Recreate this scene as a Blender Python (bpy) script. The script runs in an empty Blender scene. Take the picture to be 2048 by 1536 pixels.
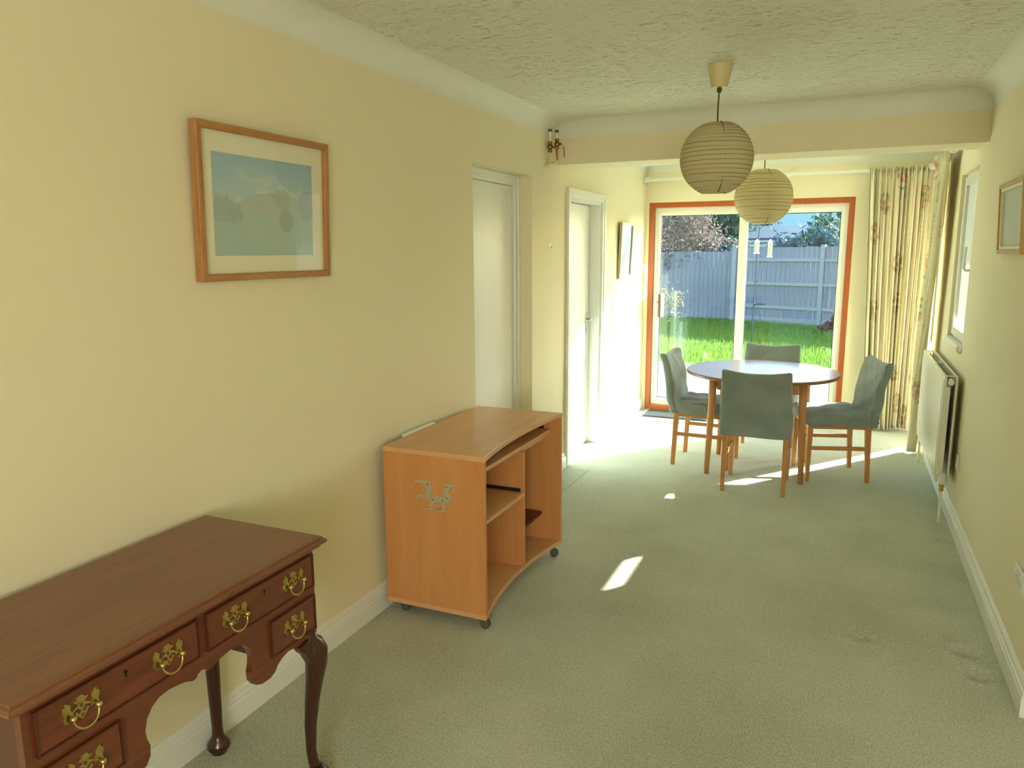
import bpy, bmesh, math, random
import numpy as np
from mathutils import Vector, Matrix

S = bpy.context.scene
COL = S.collection
random.seed(7)
PI = math.pi

# ------------------------------------------------------------------ camera
F_PX, PITCH, YAW, ROLL = 1499.6, 0.1750, 0.4148, -0.0053
CAM = Vector((1.8166, 0.0, 1.5838))
_fw = Vector((-math.sin(YAW)*math.cos(PITCH), math.cos(YAW)*math.cos(PITCH), -math.sin(PITCH)))
_r0 = Vector((math.cos(YAW), math.sin(YAW), 0))
_u0 = _r0.cross(_fw)
_r = math.cos(ROLL)*_r0 + math.sin(ROLL)*_u0
_u = -math.sin(ROLL)*_r0 + math.cos(ROLL)*_u0
cd = bpy.data.cameras.new('camera')
cd.sensor_width = 36.0
cd.lens = F_PX/2048*36.0
cd.clip_start = 0.02
cd.clip_end = 300
cam = bpy.data.objects.new('camera', cd)
COL.objects.link(cam)
cam.matrix_world = Matrix(((_r.x, _u.x, -_fw.x, CAM.x), (_r.y, _u.y, -_fw.y, CAM.y), (_r.z, _u.z, -_fw.z, CAM.z), (0, 0, 0, 1)))
S.camera = cam

def ray(px, py):
    return _fw + _r*((px-1024)/F_PX) + _u*((768-py)/F_PX)
def on_x(px, py, X):
    d = ray(px, py); return CAM + d*((X-CAM.x)/d.x)
def on_y(px, py, Y):
    d = ray(px, py); return CAM + d*((Y-CAM.y)/d.y)
def on_z(px, py, Z):
    d = ray(px, py); return CAM + d*((Z-CAM.z)/d.z)

# ------------------------------------------------------------------ light
SUN_DIR = Vector((1.0, 1.30, 0.685)).normalized()      # towards the sun
SUN_EL = math.asin(SUN_DIR.z)
W = bpy.data.worlds.new('world'); S.world = W
W.use_nodes = True
nt = W.node_tree
bg = nt.nodes['Background']
sky = nt.nodes.new('ShaderNodeTexSky')
sky.sky_type = 'NISHITA'
sky.sun_disc = False
sky.sun_elevation = SUN_EL
sky.sun_rotation = math.atan2(SUN_DIR.x, SUN_DIR.y)
sky.air_density = 1.0
sky.dust_density = 1.5
nt.links.new(sky.outputs[0], bg.inputs[0])
bg.inputs[1].default_value = 0.85

sl = bpy.data.lights.new('sun', 'SUN')
sl.energy = 25.0
sl.angle = math.radians(0.53)
sl.color = (1.0, 0.96, 0.90)
so = bpy.data.objects.new('sun', sl); COL.objects.link(so)
so.rotation_euler = SUN_DIR.to_track_quat('Z', 'Y').to_euler()
so.location = (8, 18, 9)

def fill_light(name, loc, direction, sx, sy, watts, col=(1.0, 0.97, 0.88)):
    l = bpy.data.lights.new(name, 'AREA'); l.shape = 'RECTANGLE'; l.size = sx; l.size_y = sy
    l.energy = watts; l.color = col
    o = bpy.data.objects.new(name, l); COL.objects.link(o)
    o.location = loc
    o.rotation_euler = Vector(direction).to_track_quat('-Z', 'Z').to_euler()
    return o
# fill lamp added in the window behind the camera, boosting its skylight
fill_light('fill_near_window', (2.75, -2.52, 1.45), (-.12, 1, 0), 1.3, 1.3, 42)

vs = S.view_settings
vs.view_transform = 'Standard'; vs.look = 'None'; vs.gamma = 1.0
vs.use_curve_mapping = False
vs.exposure = 0.75

# ------------------------------------------------------------------ material helpers
def lin(h):
    if isinstance(h, str):
        h = h.lstrip('#'); c = [int(h[i:i+2], 16)/255 for i in (0, 2, 4)]
    else:
        c = list(h)
    return tuple((v/12.92 if v <= .04045 else ((v+.055)/1.055)**2.4) for v in c) + (1.0,)

class NT:
    def __init__(self, name):
        self.m = bpy.data.materials.new(name); self.m.use_nodes = True
        self.t = self.m.node_tree; self.b = self.t.nodes['Principled BSDF']; self.out = self.t.nodes['Material Output']
    def n(self, kind, **kw):
        nd = self.t.nodes.new('ShaderNode'+kind)
        for k, v in kw.items(): setattr(nd, k, v)
        return nd
    def l(self, a, b): self.t.links.new(a, b)
    def coord(self, which='Object', scale=(1, 1, 1), rot=(0, 0, 0)):
        tc = self.n('TexCoord'); mp = self.n('Mapping')
        mp.inputs['Scale'].default_value = scale; mp.inputs['Rotation'].default_value = rot
        self.l(tc.outputs[which], mp.inputs[0]); return mp.outputs[0]
    def noise(self, vec, scale, detail=4, rough=.5, dist=0):
        nd = self.n('TexNoise'); nd.inputs['Scale'].default_value = scale
        nd.inputs['Detail'].default_value = detail; nd.inputs['Roughness'].default_value = rough
        nd.inputs['Distortion'].default_value = dist
        if vec is not None: self.l(vec, nd.inputs['Vector'])
        return nd.outputs['Fac']
    def ramp(self, fac, stops, interp='LINEAR'):
        r = self.n('ValToRGB'); r.color_ramp.interpolation = interp
        els = r.color_ramp.elements
        while len(els) < len(stops): els.new(.5)
        for e, (p, c) in zip(els, stops):
            e.position = p; e.color = c if len(c) == 4 else tuple(c)+(1,)
        self.l(fac, r.inputs[0]); return r.outputs[0]
    def math(self, op, a, b=None, c=None, clamp=False):
        nd = self.n('Math', operation=op); nd.use_clamp = clamp
        for i, v in enumerate((a, b, c)):
            if v is None: continue
            if isinstance(v, (int, float)): nd.inputs[i].default_value = v
            else: self.l(v, nd.inputs[i])
        return nd.outputs[0]
    def mix(self, fac, a, b):
        nd = self.n('Mix', data_type='RGBA')
        for i, v in ((0, fac), (6, a), (7, b)):
            if isinstance(v, (int, float)): nd.inputs[i].default_value = v
            elif isinstance(v, tuple): nd.inputs[i].default_value = v
            else: self.l(v, nd.inputs[i])
        return nd.outputs[2]
    def bump(self, h, strength=.3, dist=.01):
        b = self.n('Bump'); b.inputs['Strength'].default_value = strength; b.inputs['Distance'].default_value = dist
        self.l(h, b.inputs['Height']); self.l(b.outputs[0], self.b.inputs['Normal'])
    def base(self, c, rough=.6, spec=.5, metal=0.):
        if isinstance(c, tuple): self.b.inputs['Base Color'].default_value = c
        else: self.l(c, self.b.inputs['Base Color'])
        self.b.inputs['Roughness'].default_value = rough
        self.b.inputs['Specular IOR Level'].default_value = spec
        self.b.inputs['Metallic'].default_value = metal
        return self

def plain(name, c, rough=.5, spec=.5, metal=0., var=0.04, scale=6, bump=0, bscale=200):
    M = NT(name); v = M.coord()
    c = lin(c)
    n = M.noise(v, scale, 3)
    col = M.mix(n, tuple(x*(1-var) for x in c[:3])+(1,), tuple(min(1, x*(1+var)) for x in c[:3])+(1,))
    M.base(col, rough, spec, metal)
    if bump: M.bump(M.noise(v, bscale, 2), bump, .002)
    return M.m

def wood(name, c1, c2, axis='y', scale=1.0, rough=.35, spec=.5, stretch=14, coat=0):
    M = NT(name)
    s = {'x': (1, stretch, stretch), 'y': (stretch, 1, stretch), 'z': (stretch, stretch, 1)}[axis]
    v = M.coord('Object', tuple(k*scale for k in s))
    n1 = M.noise(v, 1.6, 5, .6, 1.2)
    v2 = M.coord('Object', tuple(k*scale*5 for k in s))
    n2 = M.noise(v2, 2.0, 3, .6)
    f = M.math('ADD', M.math('MULTIPLY', n1, .75), M.math('MULTIPLY', n2, .25))
    col = M.ramp(f, [(.3, lin(c1)), (.7, lin(c2))])
    M.base(col, rough, spec)
    M.bump(n2, .05, .002)
    if coat: M.b.inputs['Coat Weight'].default_value = coat; M.b.inputs['Coat Roughness'].default_value = .15
    return M.m

MT = {}
def wallpaint():
    M = NT('wall_paint_cream'); v = M.coord()
    n = M.noise(v, 1.2, 3); col = M.mix(n, lin('#eee2bc'), lin('#f2e8c5'))
    M.base(col, .75, .25); M.bump(M.noise(v, 160, 3), .06, .002); return M.m
MT['wall'] = wallpaint()
def artex():
    M = NT('ceiling_textured_plaster'); v = M.coord('Object', (1, 1, 1))
    a = M.noise(v, 34, 5, .65, 1.5)
    v2 = M.coord('Object', (1, 2.2, 1), (0, 0, .2))
    b = M.noise(v2, 9, 3, .5, .5)
    patch = M.ramp(M.noise(v, 2.2, 2), [(.35, (0.25, .25, .25)), (.65, (1, 1, 1))])
    v3 = M.coord('Object', (.55, 1.5, 1), (0, 0, -.25))
    c_ = M.noise(v3, 40, 3, .55, 1.2)
    cut = M.ramp(c_, [(.30, (0, 0, 0)), (.40, (1, 1, 1))])
    h = M.math('ADD', M.math('MULTIPLY', cut, patch), M.math('ADD', M.math('MULTIPLY', a, .35), M.math('MULTIPLY', b, .25)))
    M.base(lin('#f3f0dc'), .85, .15); M.bump(h, 1.0, .022); return M.m
MT['ceiling'] = artex()
MT['coving'] = plain('coving_white', '#eceada', .7, .2, var=.015)
MT['gloss_white'] = plain('gloss_white_paint', '#f1f0e6', .3, .5, var=.012, scale=3)
MT['door_white'] = plain('door_white_paint', '#efeee6', .38, .45, var=.012, scale=2)
MT['upvc'] = plain('white_frame', '#f2f1e6', .25, .5, var=.01)
MT['alu'] = plain('white_enamelled_aluminium', '#eeecdc', .3, .5, var=.01)
MT['plastic_white'] = plain('white_plastic', '#efeee2', .35, .5, var=.01)
MT['plastic_cream'] = plain('cream_plastic', '#e6d79e', .4, .5, var=.02)
MT['rose'] = plain('ceiling_rose_plastic', '#d8c793', .45, .4, var=.02)
MT['dark_rubber'] = plain('black_plastic', '#1d1a1b', .45, .4)
MT['brass'] = plain('aged_brass', '#cdb974', .32, .5, 1.0, var=.12, scale=60)
MT['brass_dark'] = plain('valve_brass', '#7d6a35', .4, .5, 1.0, var=.2, scale=60)
MT['steel'] = plain('brushed_steel', '#d6d0b2', .42, .5, .7, var=.08, scale=40)
MT['chrome'] = plain('chrome', '#d8d8d4', .12, .5, 1.0, var=.02)
MT['red_grip'] = plain('red_lever_grip', '#a4191c', .45, .4)
MT['radiator'] = plain('radiator_enamel', '#eeebd4', .28, .5, var=.012)
MT['radiator_in'] = plain('radiator_fins', '#c9ccc0', .45, .4)
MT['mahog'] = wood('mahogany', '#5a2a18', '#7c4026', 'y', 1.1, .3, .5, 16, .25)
MT['mahog_top'] = wood('mahogany_top_sheen', '#70402a', '#8f5a3e', 'y', 1.1, .34, .5, 16, .25)  # lighter than the other mahogany: the top's sheen is put into the colour
MT['mahog_v'] = wood('mahogany_upright', '#4a2012', '#622e19', 'z', 1.1, .32, .5, 16, .2)
MT['mahog_dark'] = wood('dark_mahogany', '#33150c', '#4a2112', 'z', 1.2, .25, .5, 12, .4)
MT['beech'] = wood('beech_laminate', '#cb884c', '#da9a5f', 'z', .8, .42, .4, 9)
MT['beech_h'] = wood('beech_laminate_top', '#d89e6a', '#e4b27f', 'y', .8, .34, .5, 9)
MT['beech_edge'] = wood('beech_edge_band', '#dba66d', '#e5b580', 'y', 1, .42, .4, 8)
MT['dark_shelf'] = wood('dark_red_shelf', '#4e1b12', '#64251a', 'y', 1, .4, .4, 9)
MT['chairwood'] = wood('beech_chair_wood', '#b97b3e', '#cf9252', 'z', 1.2, .38, .45, 12)
MT['tablewood'] = wood('table_veneer', '#8f5a3c', '#a56d4c', 'x', .8, .28, .5, 12, .2)
MT['table_edge'] = wood('table_beech', '#c4874a', '#d79c5d', 'z', 1.1, .38, .45, 12)
MT['oak'] = wood('oak_frame', '#a06a38', '#c49159', 'y', 2.2, .42, .4, 14)
MT['oak_v'] = wood('oak_frame_upright', '#a06a38', '#c49159', 'z', 2.2, .42, .4, 14)
MT['hardwood'] = wood('orange_stained_hardwood', '#a9501c', '#bd6226', 'z', 1, .4, .45, 14)
MT['gilt'] = plain('gilt_frame', '#a8843c', .35, .5, .55, var=.15, scale=30)
MT['silverwood'] = wood('pale_limed_frame', '#a99a78', '#c4b793', 'z', 2, .4, .45, 10)
MT['mount'] = plain('cream_mount_board', '#fbf5d6', .8, .2, var=.01)
MT['backing'] = plain('hardboard_backing', '#8a6a42', .8, .2)
MT['mat_grey'] = plain('grey_door_mat', '#5c5b58', .95, .05, var=.25, scale=180, bump=.6, bscale=300)
MT['mat_edge'] = plain('mat_rubber_edge', '#4a4b4b', .7, .2)

def carpet(name, a, b):
    M = NT(name); v = M.coord()
    n1 = M.noise(v, 150, 4, .75); n2 = M.noise(v, 900, 2, .6); n3 = M.noise(v, 1.6, 4, .55); n4 = M.noise(v, 45, 3, .6)
    f = M.math('ADD', M.math('MULTIPLY', n1, .75), M.math('ADD', M.math('MULTIPLY', n3, .22), M.math('MULTIPLY', n4, .10)))
    col = M.ramp(f, [(.42, lin(a)), (.62, lin(b))])
    M.base(col, .95, .05)
    M.b.inputs['Sheen Weight'].default_value = .25
    M.bump(M.math('ADD', M.math('ADD', n1, M.math('MULTIPLY', n2, .6)), M.math('MULTIPLY', n4, .8)), .8, .006)
    return M.m
MT['carpet'] = carpet('carpet_sage', '#b2b797', '#eef0d6')
MT['carpet_patch'] = carpet('carpet_sage_patch', '#abb39b', '#dde2cb')

def glass(name, tint=(.90, .95, .95), refl=1.0):
    M = NT(name); M.t.nodes.remove(M.b)
    tr = M.n('BsdfTransparent'); tr.inputs[0].default_value = tint+(1,)
    gl = M.n('BsdfGlossy'); gl.inputs['Roughness'].default_value = 0.0
    fr = M.n('Fresnel'); ge = M.n('NewGeometry')
    M.l(M.math('MULTIPLY_ADD', ge.outputs['Backfacing'], 1/1.5-1.5, 1.5), fr.inputs['IOR'])
    mx = M.n('MixShader')
    f = M.math('MULTIPLY', fr.outputs[0], refl, clamp=True)
    M.l(f, mx.inputs[0]); M.l(tr.outputs[0], mx.inputs[1]); M.l(gl.outputs[0], mx.inputs[2])
    M.l(mx.outputs[0], M.out.inputs[0]); return M.m
MT['glass'] = glass('door_glass', (.85, .91, .93), .9)
MT['glass_clear'] = glass('clear_glass', (.95, .97, .96), 1.0)
MT['glass_pic'] = glass('picture_glass', (.99, .99, .99), 1.0)
def obscure():
    M = NT('obscured_glass'); v = M.coord('Object', (1, 1, .12))
    n = M.noise(v, 26, 3)
    M.base(lin('#e9eee8'), .35, .5)
    M.b.inputs['Transmission Weight'].default_value = 0
    tl = M.n('BsdfTranslucent'); tl.inputs[0].default_value = (.55, .6, .58, 1)
    mx = M.n('MixShader'); mx.inputs[0].default_value = .3
    M.l(M.b.outputs[0], mx.inputs[1]); M.l(tl.outputs[0], mx.inputs[2]); M.l(mx.outputs[0], M.out.inputs[0])
    M.bump(n, .3, .003); return M.m
MT['obscure'] = obscure()
def paper(name, c):
    M = NT(name); v = M.coord()
    M.base(M.mix(M.noise(v, 25, 4), lin(c), tuple(min(1, x*1.05) for x in lin(c)[:3])+(1,)), .8, .1)
    tl = M.n('BsdfTranslucent'); tl.inputs[0].default_value = lin(c)
    mx = M.n('MixShader'); mx.inputs[0].default_value = .6
    M.l(M.b.outputs[0], mx.inputs[1]); M.l(tl.outputs[0], mx.inputs[2]); M.l(mx.outputs[0], M.out.inputs[0])
    M.bump(M.noise(v, 90, 3), .1, .002); return M.m
MT['paper'] = paper('rice_paper', '#f2eac8')
MT['wire'] = plain('lantern_wire', '#867a50', .6, .3)
MT['cord'] = plain('brown_flex', '#5a4520', .6, .3)

def fabric_chair():
    M = NT('sage_stretch_cover')
    tc = M.n('TexCoord'); sp = M.n('SeparateXYZ'); M.l(tc.outputs['UV'], sp.inputs[0])
    # woven herringbone : zigzag waves
    zig = M.math('PINGPONG', M.math('MULTIPLY', sp.outputs[0], 1.0), .016)
    w = M.math('SINE', M.math('MULTIPLY', M.math('ADD', sp.outputs[1], zig), 2*PI/.014))
    v = M.coord('Object'); n = M.noise(v, 5, 3)
    f = M.math('ADD', M.math('MULTIPLY', w, .30), n)
    col = M.ramp(f, [(.25, lin('#76827a')), (.75, lin('#a1aba0'))])
    M.base(col, .85, .15); M.b.inputs['Sheen Weight'].default_value = .3
    M.bump(w, .25, .003); return M.m
MT['cover'] = fabric_chair()

def curtain_mat():
    M = NT('floral_curtain_cotton')
    tc = M.n('TexCoord')
    def spots(scale, thr, sx=1, off=0.):
        mp = M.n('Mapping'); mp.inputs['Scale'].default_value = (scale*sx, scale, 1); mp.inputs['Location'].default_value = (off, off*.37, 0)
        M.l(tc.outputs['UV'], mp.inputs[0])
        vo = M.n('TexVoronoi', voronoi_dimensions='2D'); vo.inputs['Scale'].default_value = 1; vo.inputs['Randomness'].default_value = .7
        M.l(mp.outputs[0], vo.inputs['Vector'])
        return M.math('LESS_THAN', vo.outputs['Distance'], thr), vo.outputs['Distance'], mp.outputs[0]
    big, bd, bv = spots(2.1, .20)            # bouquet areas
    small, sd, _ = spots(15, .36, 1.1, .3)   # blossoms in a bouquet
    leaf, ld, _ = spots(19, .36, .6, 1.7)
    stripe = M.n('TexWave'); stripe.inputs['Scale'].default_value = 1.1; stripe.inputs['Distortion'].default_value = 1.2
    M.l(tc.outputs['UV'], stripe.inputs['Vector'])
    spr, _, _ = spots(34, .22, 1, 2.2)
    band = M.math('GREATER_THAN', stripe.outputs['Fac'], .68)
    base = M.mix(M.math('MULTIPLY', band, .5), lin('#f6edd0'), lin('#e9e5bb'))
    base = M.mix(M.math('MULTIPLY', M.math('MULTIPLY', spr, band), .45), base, lin('#bdbb7c'))
    c = M.mix(M.math('MULTIPLY', M.math('MULTIPLY', big, leaf), .6), base, lin('#8f9e63'))
    c = M.mix(M.math('MULTIPLY', M.math('MULTIPLY', big, small), .65), c, lin('#dfa890'))
    M.base(c, .9, .1)
    tl = M.n('BsdfTranslucent'); M.l(c, tl.inputs[0])
    mx = M.n('MixShader'); mx.inputs[0].default_value = .22
    M.l(M.b.outputs[0], mx.inputs[1]); M.l(tl.outputs[0], mx.inputs[2]); M.l(mx.outputs[0], M.out.inputs[0])
    return M.m
MT['curtain'] = curtain_mat()

def painting_landscape():
    M = NT('print_hill_landscape'); tc = M.n('TexCoord'); sp = M.n('SeparateXYZ'); M.l(tc.outputs['Generated'], sp.inputs[0])
    u, z = sp.outputs[1], sp.outputs[2]
    def vec(sy, sz):
        mp = M.n('Mapping'); mp.inputs['Scale'].default_value = (1, sy, sz); M.l(tc.outputs['Generated'], mp.inputs[0]); return mp.outputs[0]
    cl = M.ramp(M.noise(vec(3.0, 6), 1.0, 4, .55), [(.5, (0, 0, 0)), (.66, (1, 1, 1))])
    skyc = M.ramp(z, [(.55, lin('#bcd0cf')), (.8, lin('#9cc3d6')), (1, lin('#88b5d0'))])
    low = M.ramp(z, [(.62, (1, 1, 1)), (.95, (.25, .25, .25))])
    skyc = M.mix(M.math('MULTIPLY', M.math('MULTIPLY', cl, low), .9), skyc, lin('#efe3bd'))
    # far hill : a rounded down
    d = M.math('SUBTRACT', u, .62)
    hill = M.math('ADD', M.math('SUBTRACT', .66, M.math('MULTIPLY', M.math('MULTIPLY', d, d), .75)), M.math('MULTIPLY', M.math('SUBTRACT', M.noise(vec(6, 0), 1, 4), .5), .05))
    c = M.mix(M.math('LESS_THAN', z, hill), skyc, M.mix(M.noise(vec(5, 14), 1, 3), lin('#acb5a8'), lin('#bac3b3')))
    field = M.math('ADD', .40, M.math('MULTIPLY', M.math('SUBTRACT', M.noise(vec(3, 0), 1, 2), .3), .2))
    fc = M.mix(M.noise(vec(4, 22), 1, 3), lin('#a2bdb1'), lin('#b5cbba'))
    c = M.mix(M.math('LESS_THAN', z, field), c, fc)
    # tree clumps
    def clump(cu, cz, ru, rz, col, c):
        a = M.math('DIVIDE', M.math('SUBTRACT', u, cu), ru); b = M.math('DIVIDE', M.math('SUBTRACT', z, cz), rz)
        q = M.math('ADD', M.math('MULTIPLY', a, a), M.math('MULTIPLY', b, b))
        q = M.math('ADD', q, M.math('MULTIPLY', M.math('SUBTRACT', M.noise(vec(34, 30), 1, 4, .65), .5), 3.2))
        return M.mix(M.math('LESS_THAN', q, 1), c, lin(col))
    c = clump(.10, .46, .12, .13, '#a2aca2', c); c = clump(.20, .42, .07, .10, '#9aa49b', c)
    c = clump(.66, .60, .09, .09, '#a0aaa0', c); c = clump(.70, .38, .07, .13, '#98a298', c); c = clump(.93, .55, .10, .16, '#9aa9af', c)
    fl = M.math('GREATER_THAN', M.noise(vec(60, 40), 1, 2), .70)
    fl = M.math('MULTIPLY', fl, M.math('MULTIPLY', M.math('LESS_THAN', z, .22), M.math('GREATER_THAN', z, .12)))
    c = M.mix(fl, c, lin('#e6ddb8'))
    c = M.mix(.35, c, lin('#d2e3df'))  # pale wash paints the haze of the picture glass over the print
    M.base(c, .6, .3); return M.m
MT['print_landscape'] = painting_landscape()
def painting_street():
    M = NT('print_old_street'); tc = M.n('TexCoord'); sp = M.n('SeparateXYZ'); M.l(tc.outputs['Generated'], sp.inputs[0])
    u, z = sp.outputs[1], sp.outputs[2]
    mp = M.n('Mapping'); mp.inputs['Scale'].default_value = (1, 9, 9); M.l(tc.outputs['Generated'], mp.inputs[0])
    n = M.noise(mp.outputs[0], 1, 4, .6)
    c = M.ramp(z, [(0, lin('#b8ad9c')), (.32, lin('#8f8e8d')), (.42, lin('#96b3be')), (.7, lin('#a5ccd8')), (1, lin('#8cc3dd'))])
    steep = M.math('SUBTRACT', .95, M.math('MULTIPLY', M.math('ABSOLUTE', M.math('SUBTRACT', u, .18)), 1.2))
    c = M.mix(M.math('MULTIPLY', M.math('LESS_THAN', z, steep), .45), c, M.mix(n, lin('#7f8fa0'), lin('#c9c4ad')))
    c = M.mix(M.math('MULTIPLY', M.math('GREATER_THAN', n, .62), .5), c, lin('#58606c'))
    M.base(c, .5, .4); return M.m
MT['print_street'] = painting_street()
MT['print_pale'] = plain('print_faded_wash', '#cfd2bf', .6, .3, var=.1, scale=14)

# outdoor materials
MT['slab'] = plain('concrete_paving', '#d6cbb8', .85, .2, var=.12, scale=5, bump=.3, bscale=60)
MT['soil'] = plain('soil_and_moss', '#5c6a3c', .95, .1, var=.3, scale=4)
MT['ground'] = plain('turf_base', '#566f2e', .95, .1, var=.25, scale=3)
MT['fence'] = wood('weathered_fence_timber', '#787277', '#9b959a', 'z', 1.5, .85, .15, 14)
MT['fence_rail'] = wood('fence_rail_timber', '#8d8786', '#aaa5a0', 'x', 1.5, .85, .15, 14)
MT['bark'] = plain('grey_brown_bark', '#8f8378', .9, .1, var=.25, scale=20)
MT['bark_pale'] = plain('pale_grey_bark', '#c2b8ae', .9, .1, var=.2, scale=20)
MT['castor'] = plain('grey_castor_plastic', '#5e594c', .5, .4)
MT['metal_dark'] = plain('dark_green_metal', '#35424a', .5, .4)
MT['seed'] = plain('bird_seed', '#bdb286', .8, .2, var=.3, scale=120)
MT['brick'] = plain('rendered_house_wall', '#cfd2d2', .85, .2, var=.06)
MT['tile_blue'] = plain('grey_roof_tiles', '#9fb0bd', .7, .3, var=.08)
MT['tile_dark'] = plain('dark_roof_tiles', '#4d5866', .75, .3, var=.12)
def leafmat(name, a, b, tr=.35):
    M = NT(name); v = M.coord(); n = M.noise(v, 9, 3)
    c = M.mix(n, lin(a), lin(b)); M.base(c, .6, .3)
    tl = M.n('BsdfTranslucent'); M.l(c, tl.inputs[0]); mx = M.n('MixShader'); mx.inputs[0].default_value = tr
    M.l(M.b.outputs[0], mx.inputs[1]); M.l(tl.outputs[0], mx.inputs[2]); M.l(mx.outputs[0], M.out.inputs[0]); return M.m
MT['grass'] = leafmat('grass_blades', '#67862f', '#98ad45', .4)
MT['leaf_dark'] = leafmat('dark_evergreen_leaf', '#2f4a3c', '#4b6a57')
MT['leaf_ivy'] = leafmat('ivy_leaf', '#28424a', '#42606a')
MT['leaf_brown'] = leafmat('dry_brown_leaf', '#6f5c54', '#957d70')
MT['leaf_yellow'] = leafmat('yellow_blossom', '#b3a03c', '#cfc05c')
MT['leaf_red'] = leafmat('dark_red_leaf', '#5e3238', '#93585a')

# ------------------------------------------------------------------ mesh helpers
class MB:
    def __init__(self): self.v = []; self.f = []; self.uv = None; self.smooth = False
    def add(self, vs, fs):
        o = len(self.v); self.v += [tuple(p) for p in vs]; self.f += [tuple(i+o for i in f) for f in fs]; return self
    def box(self, x0, x1, y0, y1, z0, z1):
        return self.add([(x0, y0, z0), (x1, y0, z0), (x1, y1, z0), (x0, y1, z0), (x0, y0, z1), (x1, y0, z1), (x1, y1, z1), (x0, y1, z1)],
                        [(0, 3, 2, 1), (4, 5, 6, 7), (0, 1, 5, 4), (1, 2, 6, 5), (2, 3, 7, 6), (3, 0, 4, 7)])
    def prism(self, pts, axis, a, b):
        """polygon pts (2-D) extruded along axis from a to b; pts order: x->(y,z) y->(x,z) z->(x,y)"""
        def P(p, t):
            return {'x': (t, p[0], p[1]), 'y': (p[0], t, p[1]), 'z': (p[0], p[1], t)}[axis]
        n = len(pts)
        vs = [P(p, a) for p in pts]+[P(p, b) for p in pts]
        fs = [tuple(range(n)), tuple(range(2*n-1, n-1, -1))]+[(i, i+n, (i+1) % n+n, (i+1) % n) for i in range(n)]
        return self.add(vs, fs)
    def bar(self, p, q, w, h=None, up=(0, 0, 1), w2=None, h2=None):
        """square bar from p to q, width w, height h (ends may differ)"""
        p, q = Vector(p), Vector(q); h = h or w; w2 = w2 or w; h2 = h2 or h
        d = (q-p).normalized(); s = d.cross(Vector(up))
        if s.length < 1e-4: s = d.cross(Vector((0, 1, 0)))
        s.normalize(); t = s.cross(d)
        vs = [p+s*a*w/2+t*b*h/2 for a, b in ((-1, -1), (1, -1), (1, 1), (-1, 1))]+[q+s*a*w2/2+t*b*h2/2 for a, b in ((-1, -1), (1, -1), (1, 1), (-1, 1))]
        return self.add(vs, [(3, 2, 1, 0), (4, 5, 6, 7), (0, 1, 5, 4), (1, 2, 6, 5), (2, 3, 7, 6), (3, 0, 4, 7)])
    def tube(self, pts, r, seg=8, cap=True, squash=None):
        pts = [Vector(p) for p in pts]; n = len(pts)
        rs = r if isinstance(r, (list, tuple)) else [r]*n
        ref = None; vs = []
        for i, p in enumerate(pts):
            d = (pts[min(i+1, n-1)]-pts[max(i-1, 0)])
            d = d.normalized() if d.length > 1e-9 else Vector((0, 0, 1))
            if ref is None:
                ref = d.orthogonal().normalized()
            ref = (ref-d*ref.dot(d))
            ref = ref.normalized() if ref.length > 1e-6 else d.orthogonal().normalized()
            t = d.cross(ref)
            for k in range(seg):
                a = 2*PI*k/seg
                vs.append(p+(ref*math.cos(a)+t*math.sin(a))*rs[i])
        fs = []
        for i in range(n-1):
            for k in range(seg):
                fs.append((i*seg+k, i*seg+(k+1) % seg, (i+1)*seg+(k+1) % seg, (i+1)*seg+k))
        if cap:
            fs.append(tuple(range(seg-1, -1, -1))); fs.append(tuple((n-1)*seg+k for k in range(seg)))
        return self.add(vs, fs)
    def lathe(self, prof, c=(0, 0, 0), seg=24, axis='z'):
        vs = []; fs = []; n = len(prof)
        for r, z in prof:
            for k in range(seg):
                a = 2*PI*k/seg
                q = {'z': (r*math.cos(a), r*math.sin(a), z), 'x': (z, r*math.cos(a), r*math.sin(a)), 'y': (r*math.sin(a), z, r*math.cos(a))}[axis]
                vs.append((c[0]+q[0], c[1]+q[1], c[2]+q[2]))
        for i in range(n-1):
            for k in range(seg):
                fs.append((i*seg+k, i*seg+(k+1) % seg, (i+1)*seg+(k+1) % seg, (i+1)*seg+k))
        fs.append(tuple(range(seg-1, -1, -1))); fs.append(tuple((n-1)*seg+k for k in range(seg)))
        return self.add(vs, fs)
    def sphere(self, c, r, seg=12, rings=8):
        prof = [(max(1e-4, r*math.sin(PI*i/rings)), -r*math.cos(PI*i/rings)) for i in range(rings+1)]
        return self.lathe(prof, c, seg)
    def build(self, name, mat, parent=None, bevel=0, smooth=None, sub=0, seg=2, solid=0):
        me = bpy.data.meshes.new(name); me.from_pydata(self.v, [], self.f); me.validate()
        if self.uv is not None:
            ul = me.uv_layers.new(name='UVMap')
            idx = np.empty(len(me.loops), dtype=np.int32); me.loops.foreach_get('vertex_index', idx)
            ul.data.foreach_set('uv', np.asarray(self.uv, dtype=np.float32)[idx].ravel())
        bm = bmesh.new(); bm.from_mesh(me); bmesh.ops.recalc_face_normals(bm, faces=bm.faces); bm.to_mesh(me); bm.free()
        me.materials.append(MT[mat] if isinstance(mat, str) else mat)
        o = bpy.data.objects.new(name, me); COL.objects.link(o)
        if parent is not None: o.parent = parent
        if smooth if smooth is not None else self.smooth:
            me.polygons.foreach_set('use_smooth', [True]*len(me.polygons))
        if bevel:
            b = o.modifiers.new('bevel', 'BEVEL'); b.width = bevel; b.segments = seg; b.limit_method = 'ANGLE'; b.angle_limit = .6
        if sub:
            s = o.modifiers.new('subdivision', 'SUBSURF'); s.levels = sub; s.render_levels = sub
        if solid:
            s = o.modifiers.new('solidify', 'SOLIDIFY'); s.thickness = solid; s.offset = 0
        return o

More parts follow.
